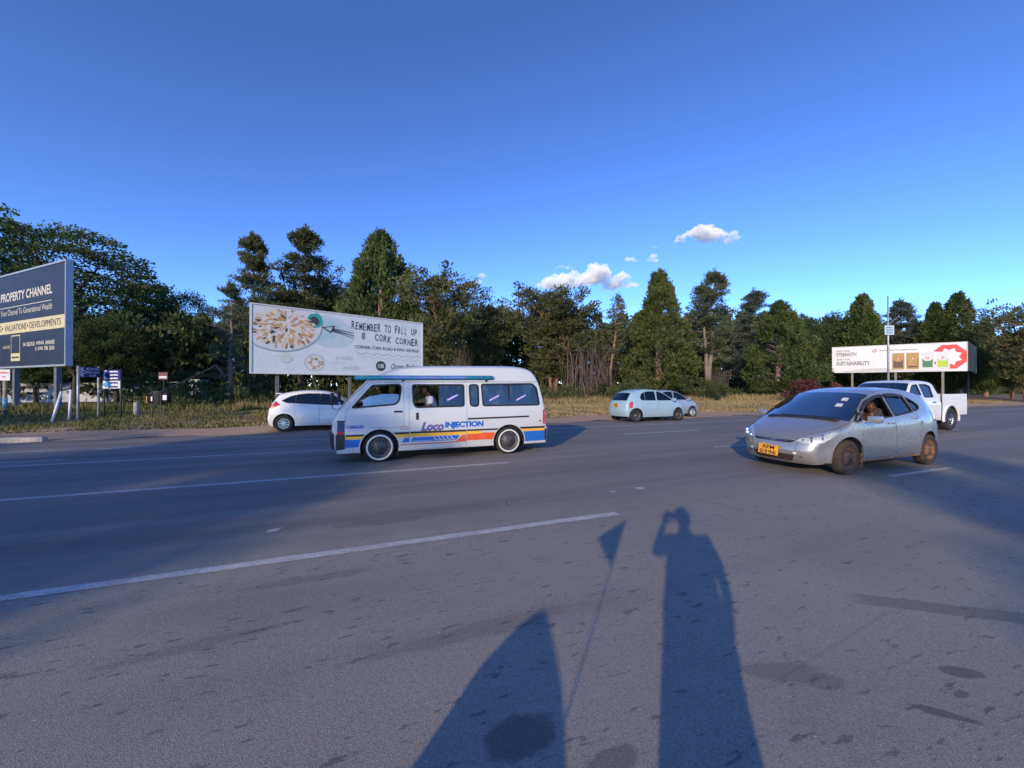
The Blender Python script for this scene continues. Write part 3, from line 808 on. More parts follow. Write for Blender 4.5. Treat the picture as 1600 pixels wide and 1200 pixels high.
for x, z in ((3.23, 1.20), (3.88, 1.20), (2.28, 1.22)):
    M_ = Matrix.Rotation(R(28), 4, 'Y')
    mb = MB(); q = [(0, 0), (.27, 0), (.27, .045), (0, .045)]
    f = lambda u, v, x=x, z=z: Vector((x + u * math.cos(.46) - v * math.sin(.46), -vc.W(x, z + .1) + .004 - (.0), z + u * math.sin(.46) + v * math.cos(.46)))
    mb.add([f(*p) for p in q], [(0, 1, 2, 3)]); s_ = mb.build('window_sticker', M_PURP, van)
    mb = MB(); lettering(mb, '~', (.02, .01, .25, .035), lambda u, v: f(u, v) - Vector((0, .003, 0)), .01); mb.build('sticker_lettering', M_WDEC, s_)
# roof awning tube along the gutter, on brackets
tb = MB(); yb = -.80
tb.tube([(.42, yb, 1.715), (.44, yb, 1.715), (3.30, yb, 1.735), (3.32, yb, 1.735)], [.03, .047, .047, .03], 10)
tb = tb.build('awning_tube', M_TEAL, van, True)
for x in (1.36, 3.16): MB().box((x, yb + .02, 1.672), (.05, .07, .05), bev=.01).build('awning_bracket', M_BLACK, van)
for t_, u0_, u1_ in (('~', 1.0, 1.5), ('~', 1.56, 2.14), ('~', 2.2, 2.7)): lettering(MB(), t_, (u0_, 1.705, u1_, 1.745), lambda u, v: Vector((u, yb - .049, v + (u - 1) * .006)), .005).build('awning_lettering', M_PURP, tb)
# nose: dark bumper, headlamps, grille, mirrors on arms
def ribpanel(car, root, name, poly, m, off=.006, sp=.12, rim=False):
    mb = panel(MB(), poly, [], lambda s_, v: car.rib_n(s_, v, off), sp, flip=True)
    return finish(mb, name, m, root)
ribpanel(vc, van, 'grille', [(3.25, -.6), (3.25, .6), (3.95, .6), (3.95, -.6)], M_BLACK)
for sg in (-1, 1):
    ribpanel(vc, van, 'headlamp', [(3.15, sg * .64), (3.15, sg * .995), (3.97, sg * .995), (3.97, sg * .64)][::sg], M_LENS, .008)
    decal('headlamp_side', [(.105, .60), (.115, .855), (.245, .85), (.245, .60)], mat('dark_blue_lamp_tint', (0.008, 0.05, 0.17), .2, coat=.5) if sg < 0 else M_LENS, .006, sgs=(sg,))
    decal('indicator_lamp', [(.105, .60), (.105, .645), (.245, .645), (.245, .60)], M_RED, .010, sgs=(sg,))
    decal('headlamp_frame', [(.10, .845), (.10, .87), (.255, .865), (.255, .84)], M_BLACK, .010, sgs=(sg,))
    decal('bumper_side', rounded([(.085, .285), (.085, .60), (.25, .60), (.25, .30)], .02), M_BLACK, .014, sgs=(sg,))
    decal('rear_lamp', [(4.545, .66), (4.545, 1.0), (4.585, 1.0), (4.595, .66)], M_RED, .008, sgs=(sg,))
    decal('rear_bumper_side', rounded([(4.585, .28), (4.585, .55), (4.635, .55), (4.63, .28)], .01), M_BLACK, .014, sgs=(sg,))
    mb = MB().tube([(.20, sg * .74, 1.10), (.10, sg * .86, 1.09), (.04, sg * .93, 1.12), (.03, sg * .93, 1.30)], .014, 6)
    mb.build('mirror_arm', M_CHROME, van, True)
    MB().box((.03, sg * .935, 1.30), (.07, .17, .24), bev=.03).build('wing_mirror', M_BLACK, van, True)
ribpanel(vc, van, 'front_bumper', [(0.0, -.99), (0.0, .99), (2.95, .99), (2.95, -.99)], M_BLACK, .014)
ribpanel(vc, van, 'rear_bumper', [(19.0, -.99), (19.0, .99), (19.95, .99), (19.95, -.99)], M_BLACK, .012)
MB().box((1.25, -.73, .20), (.012, .2, .22)).build('mud_flap', M_TYRE, van)

# ---- hatchbacks from one set of rules
def hatch(name, label, spec, loc, rz, P, pane_side, pane_rear, rim_mats, rim_style, tyre_m=M_TYRE, rim_r=.62, sgn_visor=False):
    root = tag(empty(name, loc, rz), label, 'car')
    c = Car(root, spec['st'], spec['Wz'], spec['Wx'], spec['half'], spec.get('n', 2.5), crease=spec.get('crease', ()))
    ARs = [(spec['wx'][0], spec['r'] + .01, spec['r'] + .055), (spec['wx'][1], spec['r'] + .01, spec['r'] + .055)]
    wins = spec['wins']
    hw = [rounded(w, .03) for w in wins]
    bo, zn, drs = hull(c, root, P, spec['zones'], [rounded(d, .05) for d in spec['doors']], [hw[i] for i in spec['body_wins']], spec['sill'], ARs,
                       [[hw[i] for i in ws] for ws in spec['door_wins']])
    finish(zn['windscreen'], 'windscreen', G_SCREEN, root); finish(zn['rear_screen'], 'rear_screen', pane_rear, root); [finish(zn[k_], 'screen_seal', M_RUBBER, root) for k_ in zn if k_[:4] == 'seal']
    for i, w in enumerate(wins):
        front = i in spec['front_wins']
        opened = i in spec.get('open', ())
        window(c, i, w, G_MID if front else pane_side, root, r_=.03, sgs=(1,) if opened else (-1, 1), inset=.012, name='side_window')
        if opened:
            h0 = rounded(w, .03); finish(panel(MB(), grow(h0, .012), [grow(h0, -.012)], c.side(-1, .005), .1), 'window_seal', M_RUBBER, root)
    for i, x in enumerate(spec['wx']):
        for sg in (-1, 1): wheel(root, x, sg * (spec['half'] - .115), spec['r'], .18, sg, rim_mats[i], tyre_m, rim_r, rim_style, steer=spec.get('steer', 0) if i == 0 else 0)
    L = spec['L']
    inner_box(root, .62, L - .45, spec['half'] - .12, spec['sill'] + .03, .46); inner_box(root, .4, L - .4, .45, .15, spec['sill'] + .04, 'chassis')
    MB().box((spec['cowl'] + .12, 0, .84), (.5, 1.30, .26), bev=.07).build('dashboard', M_BLACK, root)
    sx = spec['cowl'] + .52
    MB().lathe([(.165, -.012), (.18, 0), (.165, .012), (.15, 0)], 20, Matrix.Translation((sx - .05, .36, .93)) @ Matrix.Rotation(R(90), 4, 'Z') @ Matrix.Rotation(R(-25), 4, 'X'), closed=True).build('steering_wheel', M_BLACK, root, True)
    for y_ in (-.36, .36): seat(root, sx + .50, y_, .42, w=.48, h_=.58)
    seat(root, sx + 1.35, -.33, .44, w=.6, h_=.52); seat(root, sx + 1.35, .33, .44, w=.6, h_=.52)
    for i, (x, z) in enumerate(spec['handles']): handle(c, root, x, z, m=P if spec.get('body_handles', True) else M_BLACK, under=drs[i])
    for sg in (-1, 1): mirror(root, (spec['mir'][0], sg * (c.W(*spec['mir']) - .01), spec['mir'][1]), sg, P)
    return root, c, drs
P_SILVER = paint('silver_paint', (0.40, 0.405, 0.41), metal=0.6, dirt=(0.26, 0.17, 0.11), damt=0.45, dz=(.12, .55), rough=0.27)
zA = {6: (.90, 'windscreen')}
def fit_spec():
    st = [(.12, .17, .35, .20), (.05, .25, .33, .28), (.0, .38, .31, .40), (.025, .52, .34, .505), (.09, .625, .42, .60), (.35, .775, .58, .725), (.82, .95, .96, .905),
          (1.70, 1.425, 1.72, 1.345), (2.05, 1.50, 2.05, 1.42), (2.5, 1.525, 2.5, 1.442), (3.0, 1.495, 2.98, 1.405), (3.48, 1.40, 3.40, 1.30), (3.54, 1.35, 3.46, 1.25),
          (3.77, 1.02, 3.65, .98), (3.85, .86, 3.71, .84), (3.88, .60, 3.74, .60), (3.90, .46, 3.75, .47), (3.86, .25, 3.72, .25)]
    return dict(st=st, zones={6: (.90, 'windscreen'), 12: (.82, 'rear_screen')}, half=.8475, L=3.9, cowl=.9, r=.302, wx=(.80, 3.30), sill=.215,
        Wz=[(.15, .95), (.30, .985), (.5, 1), (.72, 1), (.92, .975), (1.0, .945), (1.42, .735), (1.55, .67)], Wx=[(.3, .80), (.45, .90), (.7, .965), (1.1, 1), (2.9, 1), (3.4, .965), (3.75, .88)],
        crease=((.80, .9, 3.4, .012, .05, .045), (.40, 1.2, 3.0, .010, .035, .03)),
        wins=[[(.955, .925), (1.14, 1.08), (1.14, .945)], [(1.185, .95), (1.185, 1.105), (1.45, 1.265), (1.80, 1.36), (2.05, 1.385), (2.09, .985)],
              [(2.165, .995), (2.14, 1.39), (2.50, 1.39), (2.72, 1.355), (2.81, 1.06)], [(2.865, 1.07), (2.80, 1.33), (3.0, 1.245), (3.12, 1.165), (3.06, 1.105)]],
        front_wins=(0, 1), doors=[[(1.165, .27), (1.10, .60), (1.165, .93), (1.165, 1.11), (1.45, 1.29), (1.80, 1.385), (2.12, 1.41), (2.125, .27)],
               [(2.14, .27), (2.13, 1.41), (2.50, 1.41), (2.74, 1.375), (2.84, 1.30), (2.84, 1.05), (3.02, .85), (2.90, .60), (2.80, .27)]],
        door_wins=[[1], [2]], body_wins=[0, 3], handles=[(1.98, .87), (2.76, .94)], mir=(1.17, .95))
fs = fit_spec(); fs['open'] = (1,)
FIT_N = 4.16 + .8475
fit, fc, fdr = hatch('silver_hatchback', 'mud spattered silver hatchback with amber front number plate and open passenger window', fs, road(7.02, FIT_N), ROAD_A,
                P_SILVER, G_TINT, G_TINT, (M_MUDRIMD, M_MUDRIM), 'steel', M_MUDTYRE, .64)
def front_fit(c, root, muddy=True):
    ribpanel(c, root, 'grille', [(3.15, -.44), (3.15, .44), (3.45, .52), (3.62, .5), (3.50, 0), (3.62, -.5), (3.45, -.52)], M_BLACK, .006, .1)
    ribpanel(c, root, 'grille_bar', [(3.36, -.40), (3.24, 0), (3.36, .40), (3.44, .40), (3.33, 0), (3.44, -.40)], M_CHROME, .012, .1)
    ribpanel(c, root, 'lower_intake', [(.62, -.46), (.62, .46), (1.62, .56), (1.62, -.56)], M_BLACK, .005, .1)
    for k in range(3): ribpanel(c, root, 'intake_slat', [(.82 + k * .27, -.48), (.82 + k * .27, .48), (.87 + k * .27, .48), (.87 + k * .27, -.48)], M_MUDRIM, .010, .1)
    ribpanel(c, root, 'bonnet_shut_line', [(3.93, -.60), (3.80, -.3), (3.76, 0), (3.80, .3), (3.93, .60), (3.95, .60), (3.825, .3), (3.785, 0), (3.825, -.3), (3.95, -.60)], M_RUBBER, .004, .1)
    for sg in (-1, 1):
        q = [(4.6, sg * .775), (5.2, sg * .90), (5.95, sg * .955), (5.95, sg * .962), (5.2, sg * .909), (4.6, sg * .786)]
        ribpanel(c, root, 'bonnet_shut_line', q if sg < 0 else q[::-1], M_RUBBER, .004, .1)
        q = [(1.7, sg * .62), (2.6, sg * .585), (3.4, sg * .60), (3.4, sg * .607), (2.6, sg * .592), (1.7, sg * .627)]
        ribpanel(c, root, 'bumper_crease', q if sg < 0 else q[::-1], M_RUBBER, .003, .1)
    for sg in (-1, 1):
        hl = [(3.55, sg * .54), (3.30, sg * .72), (3.35, sg * .9), (3.7, sg * .985), (4.4, sg * .992), (5.3, sg * .985), (5.22, sg * .90), (4.75, sg * .76), (4.2, sg * .60)]
        hl = hl if sg > 0 else hl[::-1]
        o = ribpanel(c, root, 'headlamp', hl, M_LENS, .004, .07)
        for (s_, v_, r2) in ((3.95, .79, .062), (4.35, .90, .055), (3.72, .66, .036)):
            p = c.rib_n(s_, sg * v_, .002)
            MB().lathe([(r2, -.004), (r2 * .8, -.016), (.004, -.022)], 16, Matrix.Translation(p) @ Matrix.Rotation(R(-28 * sg), 4, 'Z')).build('lamp_bowl', M_CHROME, o, True)
        ribpanel(c, root, 'headlamp_cover', hl, G_LAMP, .014, .07)
        ribpanel(c, root, 'fog_lamp_blank', [(1.35, sg * .66), (1.35, sg * .72), (1.5, sg * .72), (1.5, sg * .66)][::sg], M_BLACK, .006)
        c.root = root
    for v0 in (-.62, .56): ribpanel(c, root, 'scraped_patch', [(1.75, v0), (1.75, v0 + .08), (2.0, v0 + .08), (2.0, v0)], M_WDEC, .005)
front_fit(fc, fit)
p = plate(fit, fc.rib(1.95, 0) + Vector((-.03, .04, .0)), .37, .18, ['AFM', '0396'], (R(-6), R(2), R(-90)))
mb = MB(); cB = fc.rib_n(3.42, 0, .02)
for dy in (-.035, .035): mb.box((cB.x, dy, cB.z), (.012, .014, .07), bev=.003)
mb.box((cB.x, 0, cB.z), (.012, .06, .014), bev=.003); mb.build('badge', M_CHROME, fit)
def fdecal(name, poly, m, off=.006, car=fc, root=fit, sgs=(-1, 1), sp=.1):
    for sg in sgs: finish(panel(MB(), poly, [], car.side(sg, off), sp, flip=sg > 0), name, m, root)
fdecal('rain_visor', [(1.18, 1.11), (1.44, 1.275), (1.80, 1.372), (2.10, 1.395), (2.10, 1.345), (1.80, 1.325), (1.46, 1.225), (1.22, 1.09)], M_BLACK, .022)
fdecal('rain_visor', [(2.15, 1.395), (2.50, 1.398), (2.72, 1.362), (2.70, 1.32), (2.49, 1.35), (2.15, 1.348)], M_BLACK, .022)
fdecal('sill_mud', [(1.16, .215), (1.16, .245), (2.93, .245), (2.93, .215)], M_MUDRIM, .003)
fdecal('tail_lamp', [(3.52, .86), (3.49, 1.10), (3.57, 1.05), (3.66, .93), (3.66, .84)], M_RED)
for sg in (-1, 1): MB().box((1.14, sg * .74, .24), (.014, .17, .24)).build('mud_flap', M_MUDRIM, fit)
for k, (s_, v_) in enumerate(((7.55, -.52), (7.35, -.50))):
    ribpanel(fc, fit, 'licence_disc', [(s_ - .9, v_ - .10), (s_ - .9, v_ + .04), (s_ - .8, v_ + .04), (s_ - .8, v_ - .10)], M_WDEC, .004)
ribpanel(fc, fit, 'wiper', [(6.03, -.75), (6.03, .5), (6.07, .5), (6.06, -.75)], M_BLACK, .012)
mb = MB(); mb.add([(.97, -.70, .99), (1.10, -.66, 1.08), (1.12, -.64, .985)], [(0, 1, 2)])

# white hatchback beyond the minibus, heading the other way
P_WHITE = paint('white_paint', (0.74, 0.74, 0.72), damt=0.22, rough=0.3)
gs = fit_spec()
gs['wins'] = [[(1.0, .935), (1.16, 1.06), (1.16, .945)], [(1.20, .95), (1.20, 1.09), (1.5, 1.265), (1.85, 1.36), (2.10, 1.38), (2.12, .985)],
              [(2.14, .987), (2.12, 1.38), (2.55, 1.385), (2.90, 1.345), (2.93, 1.045)], [(2.95, 1.045), (2.92, 1.34), (3.12, 1.28), (3.38, 1.135), (3.2, 1.06)]]
gs['body_wins'] = [0, 3]; gs['doors'] = [[(1.175, .27), (1.12, .60), (1.175, .93), (1.175, 1.10), (1.5, 1.29), (1.85, 1.385), (2.125, 1.41), (2.125, .27)],
               [(2.14, .27), (2.135, 1.41), (2.55, 1.41), (2.93, 1.37), (2.94, 1.03), (3.02, .85), (2.90, .60), (2.80, .27)]]
gs['front_wins'] = (0,); gs['crease'] = ((.86, .9, 3.7, .014, .03, .03), (.40, 1.2, 3.0, .016, .04, .05)); gs['r'] = .305
WH_N = ar(443, 676)[1] + .06
wx_ = ar(443, 676)[0]
white, wc, wdr = hatch('white_hatchback', 'clean white hatchback with dark tinted windows and red tail lamp, passing behind the minibus', gs, road(wx_ + 3.30, WH_N + .8), ROAD_A + math.pi,
                  P_WHITE, G_TINT, G_TINT, (M_STEEL, M_STEEL), 'alloy')
fdecal('tail_lamp', [(3.42, .99), (3.58, 1.13), (3.655, 1.02), (3.715, .90), (3.70, .85), (3.60, .91)], M_RED, .012, wc, white)
ribpanel(wc, white, 'tail_lamp_inner', [(13.0, -.985), (13.0, -.8), (13.9, -.8), (13.9, -.985)], M_RED, .01); ribpanel(wc, white, 'tail_lamp_inner', [(13.0, .8), (13.0, .985), (13.9, .985), (13.9, .8)], M_RED, .01)
MB().box((3.52, 0, 1.40), (.20, 1.10, .035), bev=.012).build('roof_spoiler', P_WHITE, white, True)
front_fit(wc, white)

# pale blue rounded hatchback and the silver one just beyond it
def round_spec():
    st = [(.08, .24, .36, .24), (.0, .36, .28, .36), (.0, .50, .27, .50), (.06, .64, .33, .62), (.20, .78, .44, .735), (.50, .92, .66, .86), (.84, 1.01, .95, .965),
          (1.50, 1.40, 1.54, 1.33), (1.85, 1.49, 1.86, 1.42), (2.3, 1.525, 2.3, 1.45), (2.85, 1.485, 2.80, 1.40), (3.22, 1.40, 3.12, 1.31), (3.29, 1.35, 3.18, 1.27),
          (3.56, .99, 3.42, .98), (3.64, .82, 3.49, .82), (3.68, .62, 3.53, .62), (3.715, .50, 3.56, .50), (3.66, .26, 3.50, .27)]
    return dict(st=st, zones={6: (.90, 'windscreen'), 12: (.86, 'rear_screen')}, half=.83, L=3.715, cowl=.86, r=.292, wx=(.70, 3.13), sill=.225, n=2.3,
        Wz=[(.15, .95), (.30, .985), (.45, 1), (.70, 1), (.92, .965), (1.0, .94), (1.42, .74), (1.55, .68)], Wx=[(.25, .80), (.45, .90), (.7, .965), (1.1, 1), (2.7, 1), (3.2, .96), (3.55, .85)],
        crease=((.90, .6, 3.5, .014, .03, .0),),
        wins=[[(1.10, .985), (1.13, 1.03), (1.36, 1.20), (1.62, 1.34), (1.86, 1.385), (1.93, .995)], [(2.03, .995), (1.99, 1.39), (2.30, 1.395), (2.55, 1.37), (2.60, 1.0)],
              [(2.64, 1.0), (2.60, 1.36), (2.76, 1.28), (2.86, 1.13), (2.84, 1.02)]],
        front_wins=(0,), doors=[[(1.06, .28), (1.0, .6), (1.06, 1.0), (1.36, 1.235), (1.62, 1.365), (1.93, 1.41), (1.97, .28)], [(1.985, .28), (1.95, 1.41), (2.30, 1.42), (2.60, 1.385), (2.62, .97), (2.85, .80), (2.70, .55), (2.66, .28)]],
        door_wins=[[0], [1]], body_wins=[2], handles=[(1.82, .86), (2.52, .87)], mir=(1.10, 1.0))
P_PALE = paint('pale_blue_paint', (0.30, 0.46, 0.56), damt=0.25, rough=0.34)
rs_ = round_spec()
ax, an = ar(997, 660)
TILT = math.atan(.14 / 7)
micra, mc, mdr = hatch('blue_hatchback', 'pale blue rounded hatchback with yellow rear plate, driving beside a silver car', rs_, road(ax + 3.13, an + .06 + .83), ROAD_A + math.pi, P_PALE, G_TINT, G_MID, (M_STEEL, M_STEEL), 'steel', rim_r=.6)
fdecal('tail_lamp', [(3.33, .64), (3.28, .92), (3.38, .95), (3.46, .88), (3.50, .64)], M_RED, .012, mc, micra)
plate(micra, (3.672, 0, .76), .36, .17, ['~', '~'], (R(4), 0, R(90)))
ss = round_spec()
sn_ = an + 1.80
sx_ = 1.0266 * sn_
P_GREY = paint('blue_grey_paint', (0.36, 0.42, 0.50), metal=0.4, damt=0.3)
sil, slc, sdr = hatch('grey_hatchback', 'blue grey hatchback with alloy wheels mostly hidden by the pale blue car', ss, road(sx_ + .70, sn_ + .83), ROAD_A + math.pi, P_GREY, G_TINT, G_TINT, (M_ALLOY, M_ALLOY), 'alloy', rim_r=.68)
for r_ in (white, micra, sil): r_.rotation_euler.x = TILT
sil.location.z = micra.location.z - .06
for c_, r_ in ((mc, micra), (slc, sil)):
    for sg in (-1, 1):
        hl = [(3.3, sg * .62), (3.3, sg * .92), (4.2, sg * .98), (4.9, sg * .95), (4.4, sg * .75)]
        ribpanel(c_, r_, 'headlamp', hl if sg > 0 else hl[::-1], M_LENS, .008, .1)
    ribpanel(c_, r_, 'grille', [(2.9, -.35), (2.9, .35), (3.3, .4), (3.3, -.4)], M_BLACK, .006)

# ---- white double-cab pickup behind the silver hatchback
pst = [(.06, .40, .24, .40), (.0, .52, .18, .52), (.0, .74, .17, .74), (.04, .93, .19, .90), (.14, 1.02, .26, .97), (.6, 1.09, .66, 1.02), (1.22, 1.15, 1.27, 1.09),
       (1.88, 1.66, 1.92, 1.59), (2.2, 1.735, 2.2, 1.66), (2.7, 1.745, 2.7, 1.67), (3.1, 1.705, 3.06, 1.63), (3.24, 1.62, 3.16, 1.56), (3.36, 1.16, 3.30, 1.14), (3.37, .8, 3.33, .8), (3.37, .42, 3.33, .42)]
pk_root = tag(empty('pickup_truck', road(ar(1482, 673)[0] - 3.73, 7.16 + .90), ROAD_A), 'white double cab pickup truck with open load bed and chunky tyres', 'pickup')
pc = Car(pk_root, pst, [(.3, .97), (.6, 1), (.95, 1), (1.1, .975), (1.6, .80), (1.75, .75)], [(.1, .86), (.4, .95), (.9, 1), (5.1, 1)], .88, 2.8, crease=((.92, .4, 3.4, .01, .03, 0),))
pAR = [(.88, .37, .44)]
pw = [[(1.50, 1.17), (1.80, 1.46), (1.95, 1.57), (2.24, 1.60), (2.27, 1.17)], [(2.40, 1.17), (2.37, 1.60), (2.78, 1.60), (2.98, 1.53), (2.93, 1.17)]]
pd = [rounded(d, .05) for d in ([(1.42, .46), (1.42, 1.12), (1.80, 1.50), (1.95, 1.61), (2.32, 1.635), (2.33, .46)], [(2.345, .46), (2.335, 1.635), (2.80, 1.635), (3.04, 1.55), (3.06, .80), (3.02, .46)])]
bo, zn, pdr = hull(pc, pk_root, P_WHITE, {6: (.90, 'windscreen'), 11: (.82, 'rear_screen')}, pd, [], .42, pAR, [[rounded(pw[0], .03)], [rounded(pw[1], .03)]])
finish(zn['windscreen'], 'windscreen', G_SCREEN, pk_root); finish(zn['rear_screen'], 'rear_screen', G_TINT, pk_root); [finish(zn[k_], 'screen_seal', M_RUBBER, pk_root) for k_ in zn if k_[:4] == 'seal']
for w in pw: window(pc, 0, w, G_TINT, pk_root, r_=.03, inset=.012, name='side_window')
for i, (x, z) in enumerate(((2.2, 1.0), (2.9, 1.0))): handle(pc, pk_root, x, z, under=pdr[i])
bed = MB(); bx0, bx1 = 3.40, 5.02
bout = [(bx0, .50), (bx0, 1.10)] + [(bx0 + .02, 1.13), (bx1 - .02, 1.15), (bx1, 1.12), (bx1, .52)]
arc = [(3.93 + .47 * math.cos(t), .40 + .47 * math.sin(t)) for t in np.linspace(math.asin(.13 / .47), math.pi - math.asin(.10 / .47), 15)]
bout = (bout[::-1] + []) ; bout = list(reversed([(bx0, .50), (bx0, 1.24), (bx0 + .02, 1.26), (bx1 - .02, 1.27), (bx1, 1.25), (bx1, .54)] + arc))
for sg in (-1, 1):
    panel(bed, bout, [], lambda x, z, sg=sg: Vector((x, sg * (.88 - .02 * abs(z - .85)), z)), .12, flip=sg > 0, rim=lambda p, sg=sg: Vector((0, -sg * .05, 0)))
    bed.add([(bx0, sg * .80, .62), (bx1, sg * .80, .62), (bx1, sg * .80, 1.26), (bx0, sg * .80, 1.26)], [(0, 1, 2, 3) if sg > 0 else (3, 2, 1, 0)])
bed.box((bx0 + .02, 0, .94), (.04, 1.70, .62)); bed.box(((bx0 + bx1) / 2, 0, .60), (bx1 - bx0, 1.62, .05))
finish(bed, 'load_bed', P_WHITE, pk_root)
MB().box((bx1 + .005, 0, .92), (.05, 1.68, .66), bev=.015).build('tailgate', P_WHITE, pk_root, True)
for sg in (-1, 1):
    fl = MB()
    for i, t in enumerate(np.linspace(-.15, math.pi + .15, 13)):
        for (rr, yy) in ((.46, .885), (.47, .925), (.53, .915), (.56, .88)):
            fl.v.append((3.93 + rr * math.cos(t), sg * yy, .40 + rr * math.sin(t)))
    fl.f += [(i * 4 + j, (i + 1) * 4 + j, (i + 1) * 4 + j + 1, i * 4 + j + 1)[::sg] for i in range(12) for j in range(3)]
    fl.build('wheel_flare', P_WHITE, pk_root, True)
    MB().box((5.0, sg * .80, .86), (.06, .10, .34), bev=.01).build('tail_lamp', M_RED, pk_root, True)
    mirror(pk_root, (1.52, sg * pc.W(1.5, 1.15), 1.16), sg, M_CHROME, size=(.09, .2, .17))
    MB().tube([(1.3, sg * .80, .40), (1.5, sg * .90, .40), (3.2, sg * .90, .40), (3.35, sg * .8, .40)], .035, 8).build('side_step', M_CHROME, pk_root, True)
    for x in (.88, 3.93): wheel(pk_root, x, sg * .77, .375, .25, sg, M_CHROME, rim_r=.56, style='alloy')
    hl = [(3.0, sg * .66), (3.0, sg * .97), (4.0, sg * .97), (4.0, sg * .66)]
    ribpanel(pc, pk_root, 'headlamp', hl if sg > 0 else hl[::-1], M_LENS, .008)
ribpanel(pc, pk_root, 'grille', [(2.2, -.5), (2.2, .5), (3.5, .5), (3.5, -.5)], M_BLACK, .006)
MB().tube([(3.30, -.70, 1.13), (3.36, -.68, 1.55), (3.42, -.6, 1.60), (3.42, .6, 1.60), (3.36, .68, 1.55), (3.30, .70, 1.13)], .03, 8).build('roll_bar', M_BLACK, pk_root, True)
inner_box(pk_root, .3, 3.3, .74, .44, .60); inner_box(pk_root, .3, 4.95, .48, .28, .58, 'chassis')
for y_ in (-.38, .38): seat(pk_root, 2.2, y_, .62); seat(pk_root, 2.85, y_, .62, h_=.5)
MB().box((1.48, 0, 1.02), (.4, 1.4, .24), bev=.06).build('dashboard', M_BLACK, pk_root)
MB().tube([(2.35, .3, 1.74), (2.55, .32, 2.1)], .004, 5).build('aerial', M_BLACK, pk_root)

# ------------------------------------------------------------------ billboards, signs, wall, bin
M_POST = mat('painted_steel_post', (0.13, 0.135, 0.15), 0.6, var=0.25, bump=0.1)
M_GALV = mat('galvanised_steel', (0.36, 0.38, 0.38), 0.5, metal=0.4, var=0.25, vs_=8)
M_DKSTEEL = mat('dark_steel', (0.035, 0.037, 0.04), 0.6)
M_FRAME = mat('white_board_frame', (0.55, 0.57, 0.58), 0.6)
def flat(mat_name, col, rough=0.55, var=0.05): return mat(mat_name, col, rough, var=var, vs_=3)
class Board:
    """flat panel on posts: u along the board from P0, z up; art is laid on in thin layers"""
    def __init__(s, root, P0, P1, z0, z1, face, frame, thick=.25, frame_w=.07):
        s.P0 = Vector((P0[0], P0[1])); d = Vector((P1[0], P1[1])) - s.P0; s.L = d.length; s.U = d.normalized(); s.z0, s.z1 = z0, z1
        s.root = root; s.ang = math.atan2(s.U.y, s.U.x)
        s.lo = root.location.copy(); s.k = 0
        c = s.P0 + s.U * s.L / 2
        nrm = Vector((-s.U.y, s.U.x))
        if nrm.dot(c) > 0: nrm = -nrm      # faces the road
        s.N = nrm
        cc = c - nrm * (thick / 2)
        s.face = MB().box((0, 0, 0), (s.L, thick, z1 - z0)).build('panel', face, root)
        s.face.location = Vector((cc.x, cc.y, (z0 + z1) / 2)) - s.lo; s.face.rotation_euler = (0, 0, s.ang)
        fw = frame_w
        for nm, (u0, u1, a, b) in (('top', (-fw, s.L + fw, z1, z1 + fw)), ('bottom', (-fw, s.L + fw, z0 - fw, z0)), ('l', (-fw, 0, z0, z1)), ('r', (s.L, s.L + fw, z0, z1))):
            m_ = s.P0 + s.U * (u0 + u1) / 2 - nrm * (thick / 2 - .02)
            f = MB().box((0, 0, 0), (u1 - u0, thick + .04, b - a)).build('frame_rail', frame, root)
            f.location = Vector((m_.x, m_.y, (a + b) / 2)) - s.lo; f.rotation_euler = (0, 0, s.ang)
    def map(s, off):
        def f(u, z):
            p = s.P0 + s.U * u + s.N * off
            return Vector((p.x, p.y, z)) - s.lo
        return f
    def uv(s, px, py): return on_plane(px, py, s.P0, s.U)
    def poly(s, name, pts, m, off=.006, px=True, parent=None, holes=()):
        if px: pts = [s.uv(*p) for p in pts]
        V, F, _ = tri2d(pts, list(holes), 9.0)
        return mesh(name, [s.map(off)(*p) for p in V], F, m, parent or s.root)
    def text(s, t, x0, y0, x1, y1, m, off=.012, bold=0.0, shear=0.0, name='lettering', y1l=None):
        """pixel box: left-bottom (x0,y0) to right-top (x1,y1)"""
        a = s.uv(x0, y0); b = s.uv(x1, y1)
        c = s.uv(x1, y0 if y1l is None else y1l)
        mb = lettering(MB(), t, (a[0], a[1], b[0], b[1]), s.map(off), bold, shear)
        return mb.build(name, m, s.root)
    def utext(s, t, u0, z0, u1, z1, m, off=.012, bold=0.0, shear=0.0):
        return lettering(MB(), t, (u0, z0, u1, z1), s.map(off), bold, shear).build('lettering', m, s.root)
    def post(s, px, w, m, top=None, back=.2, base=None):
        u = s.uv(px, 590)[0]; p = s.P0 + s.U * u - s.N * back; t = top or s.z0 + .3
        o = MB().box((0, 0, t / 2 - .1), (w, w * .7, t + .2)).build('post', m, s.root)
        o.location = Vector((p.x, p.y, 0)) - s.lo; o.rotation_euler = (0, 0, s.ang)
        return o
def disc(c, ru, rz, k=32, wob=0, seed=0):
    rs = random.Random(seed)
    return [(c[0] + ru * math.cos(2 * math.pi * i / k) * (1 + rs.uniform(-wob, wob)), c[1] + rz * math.sin(2 * math.pi * i / k) * (1 + rs.uniform(-wob, wob))) for i in range(k)]

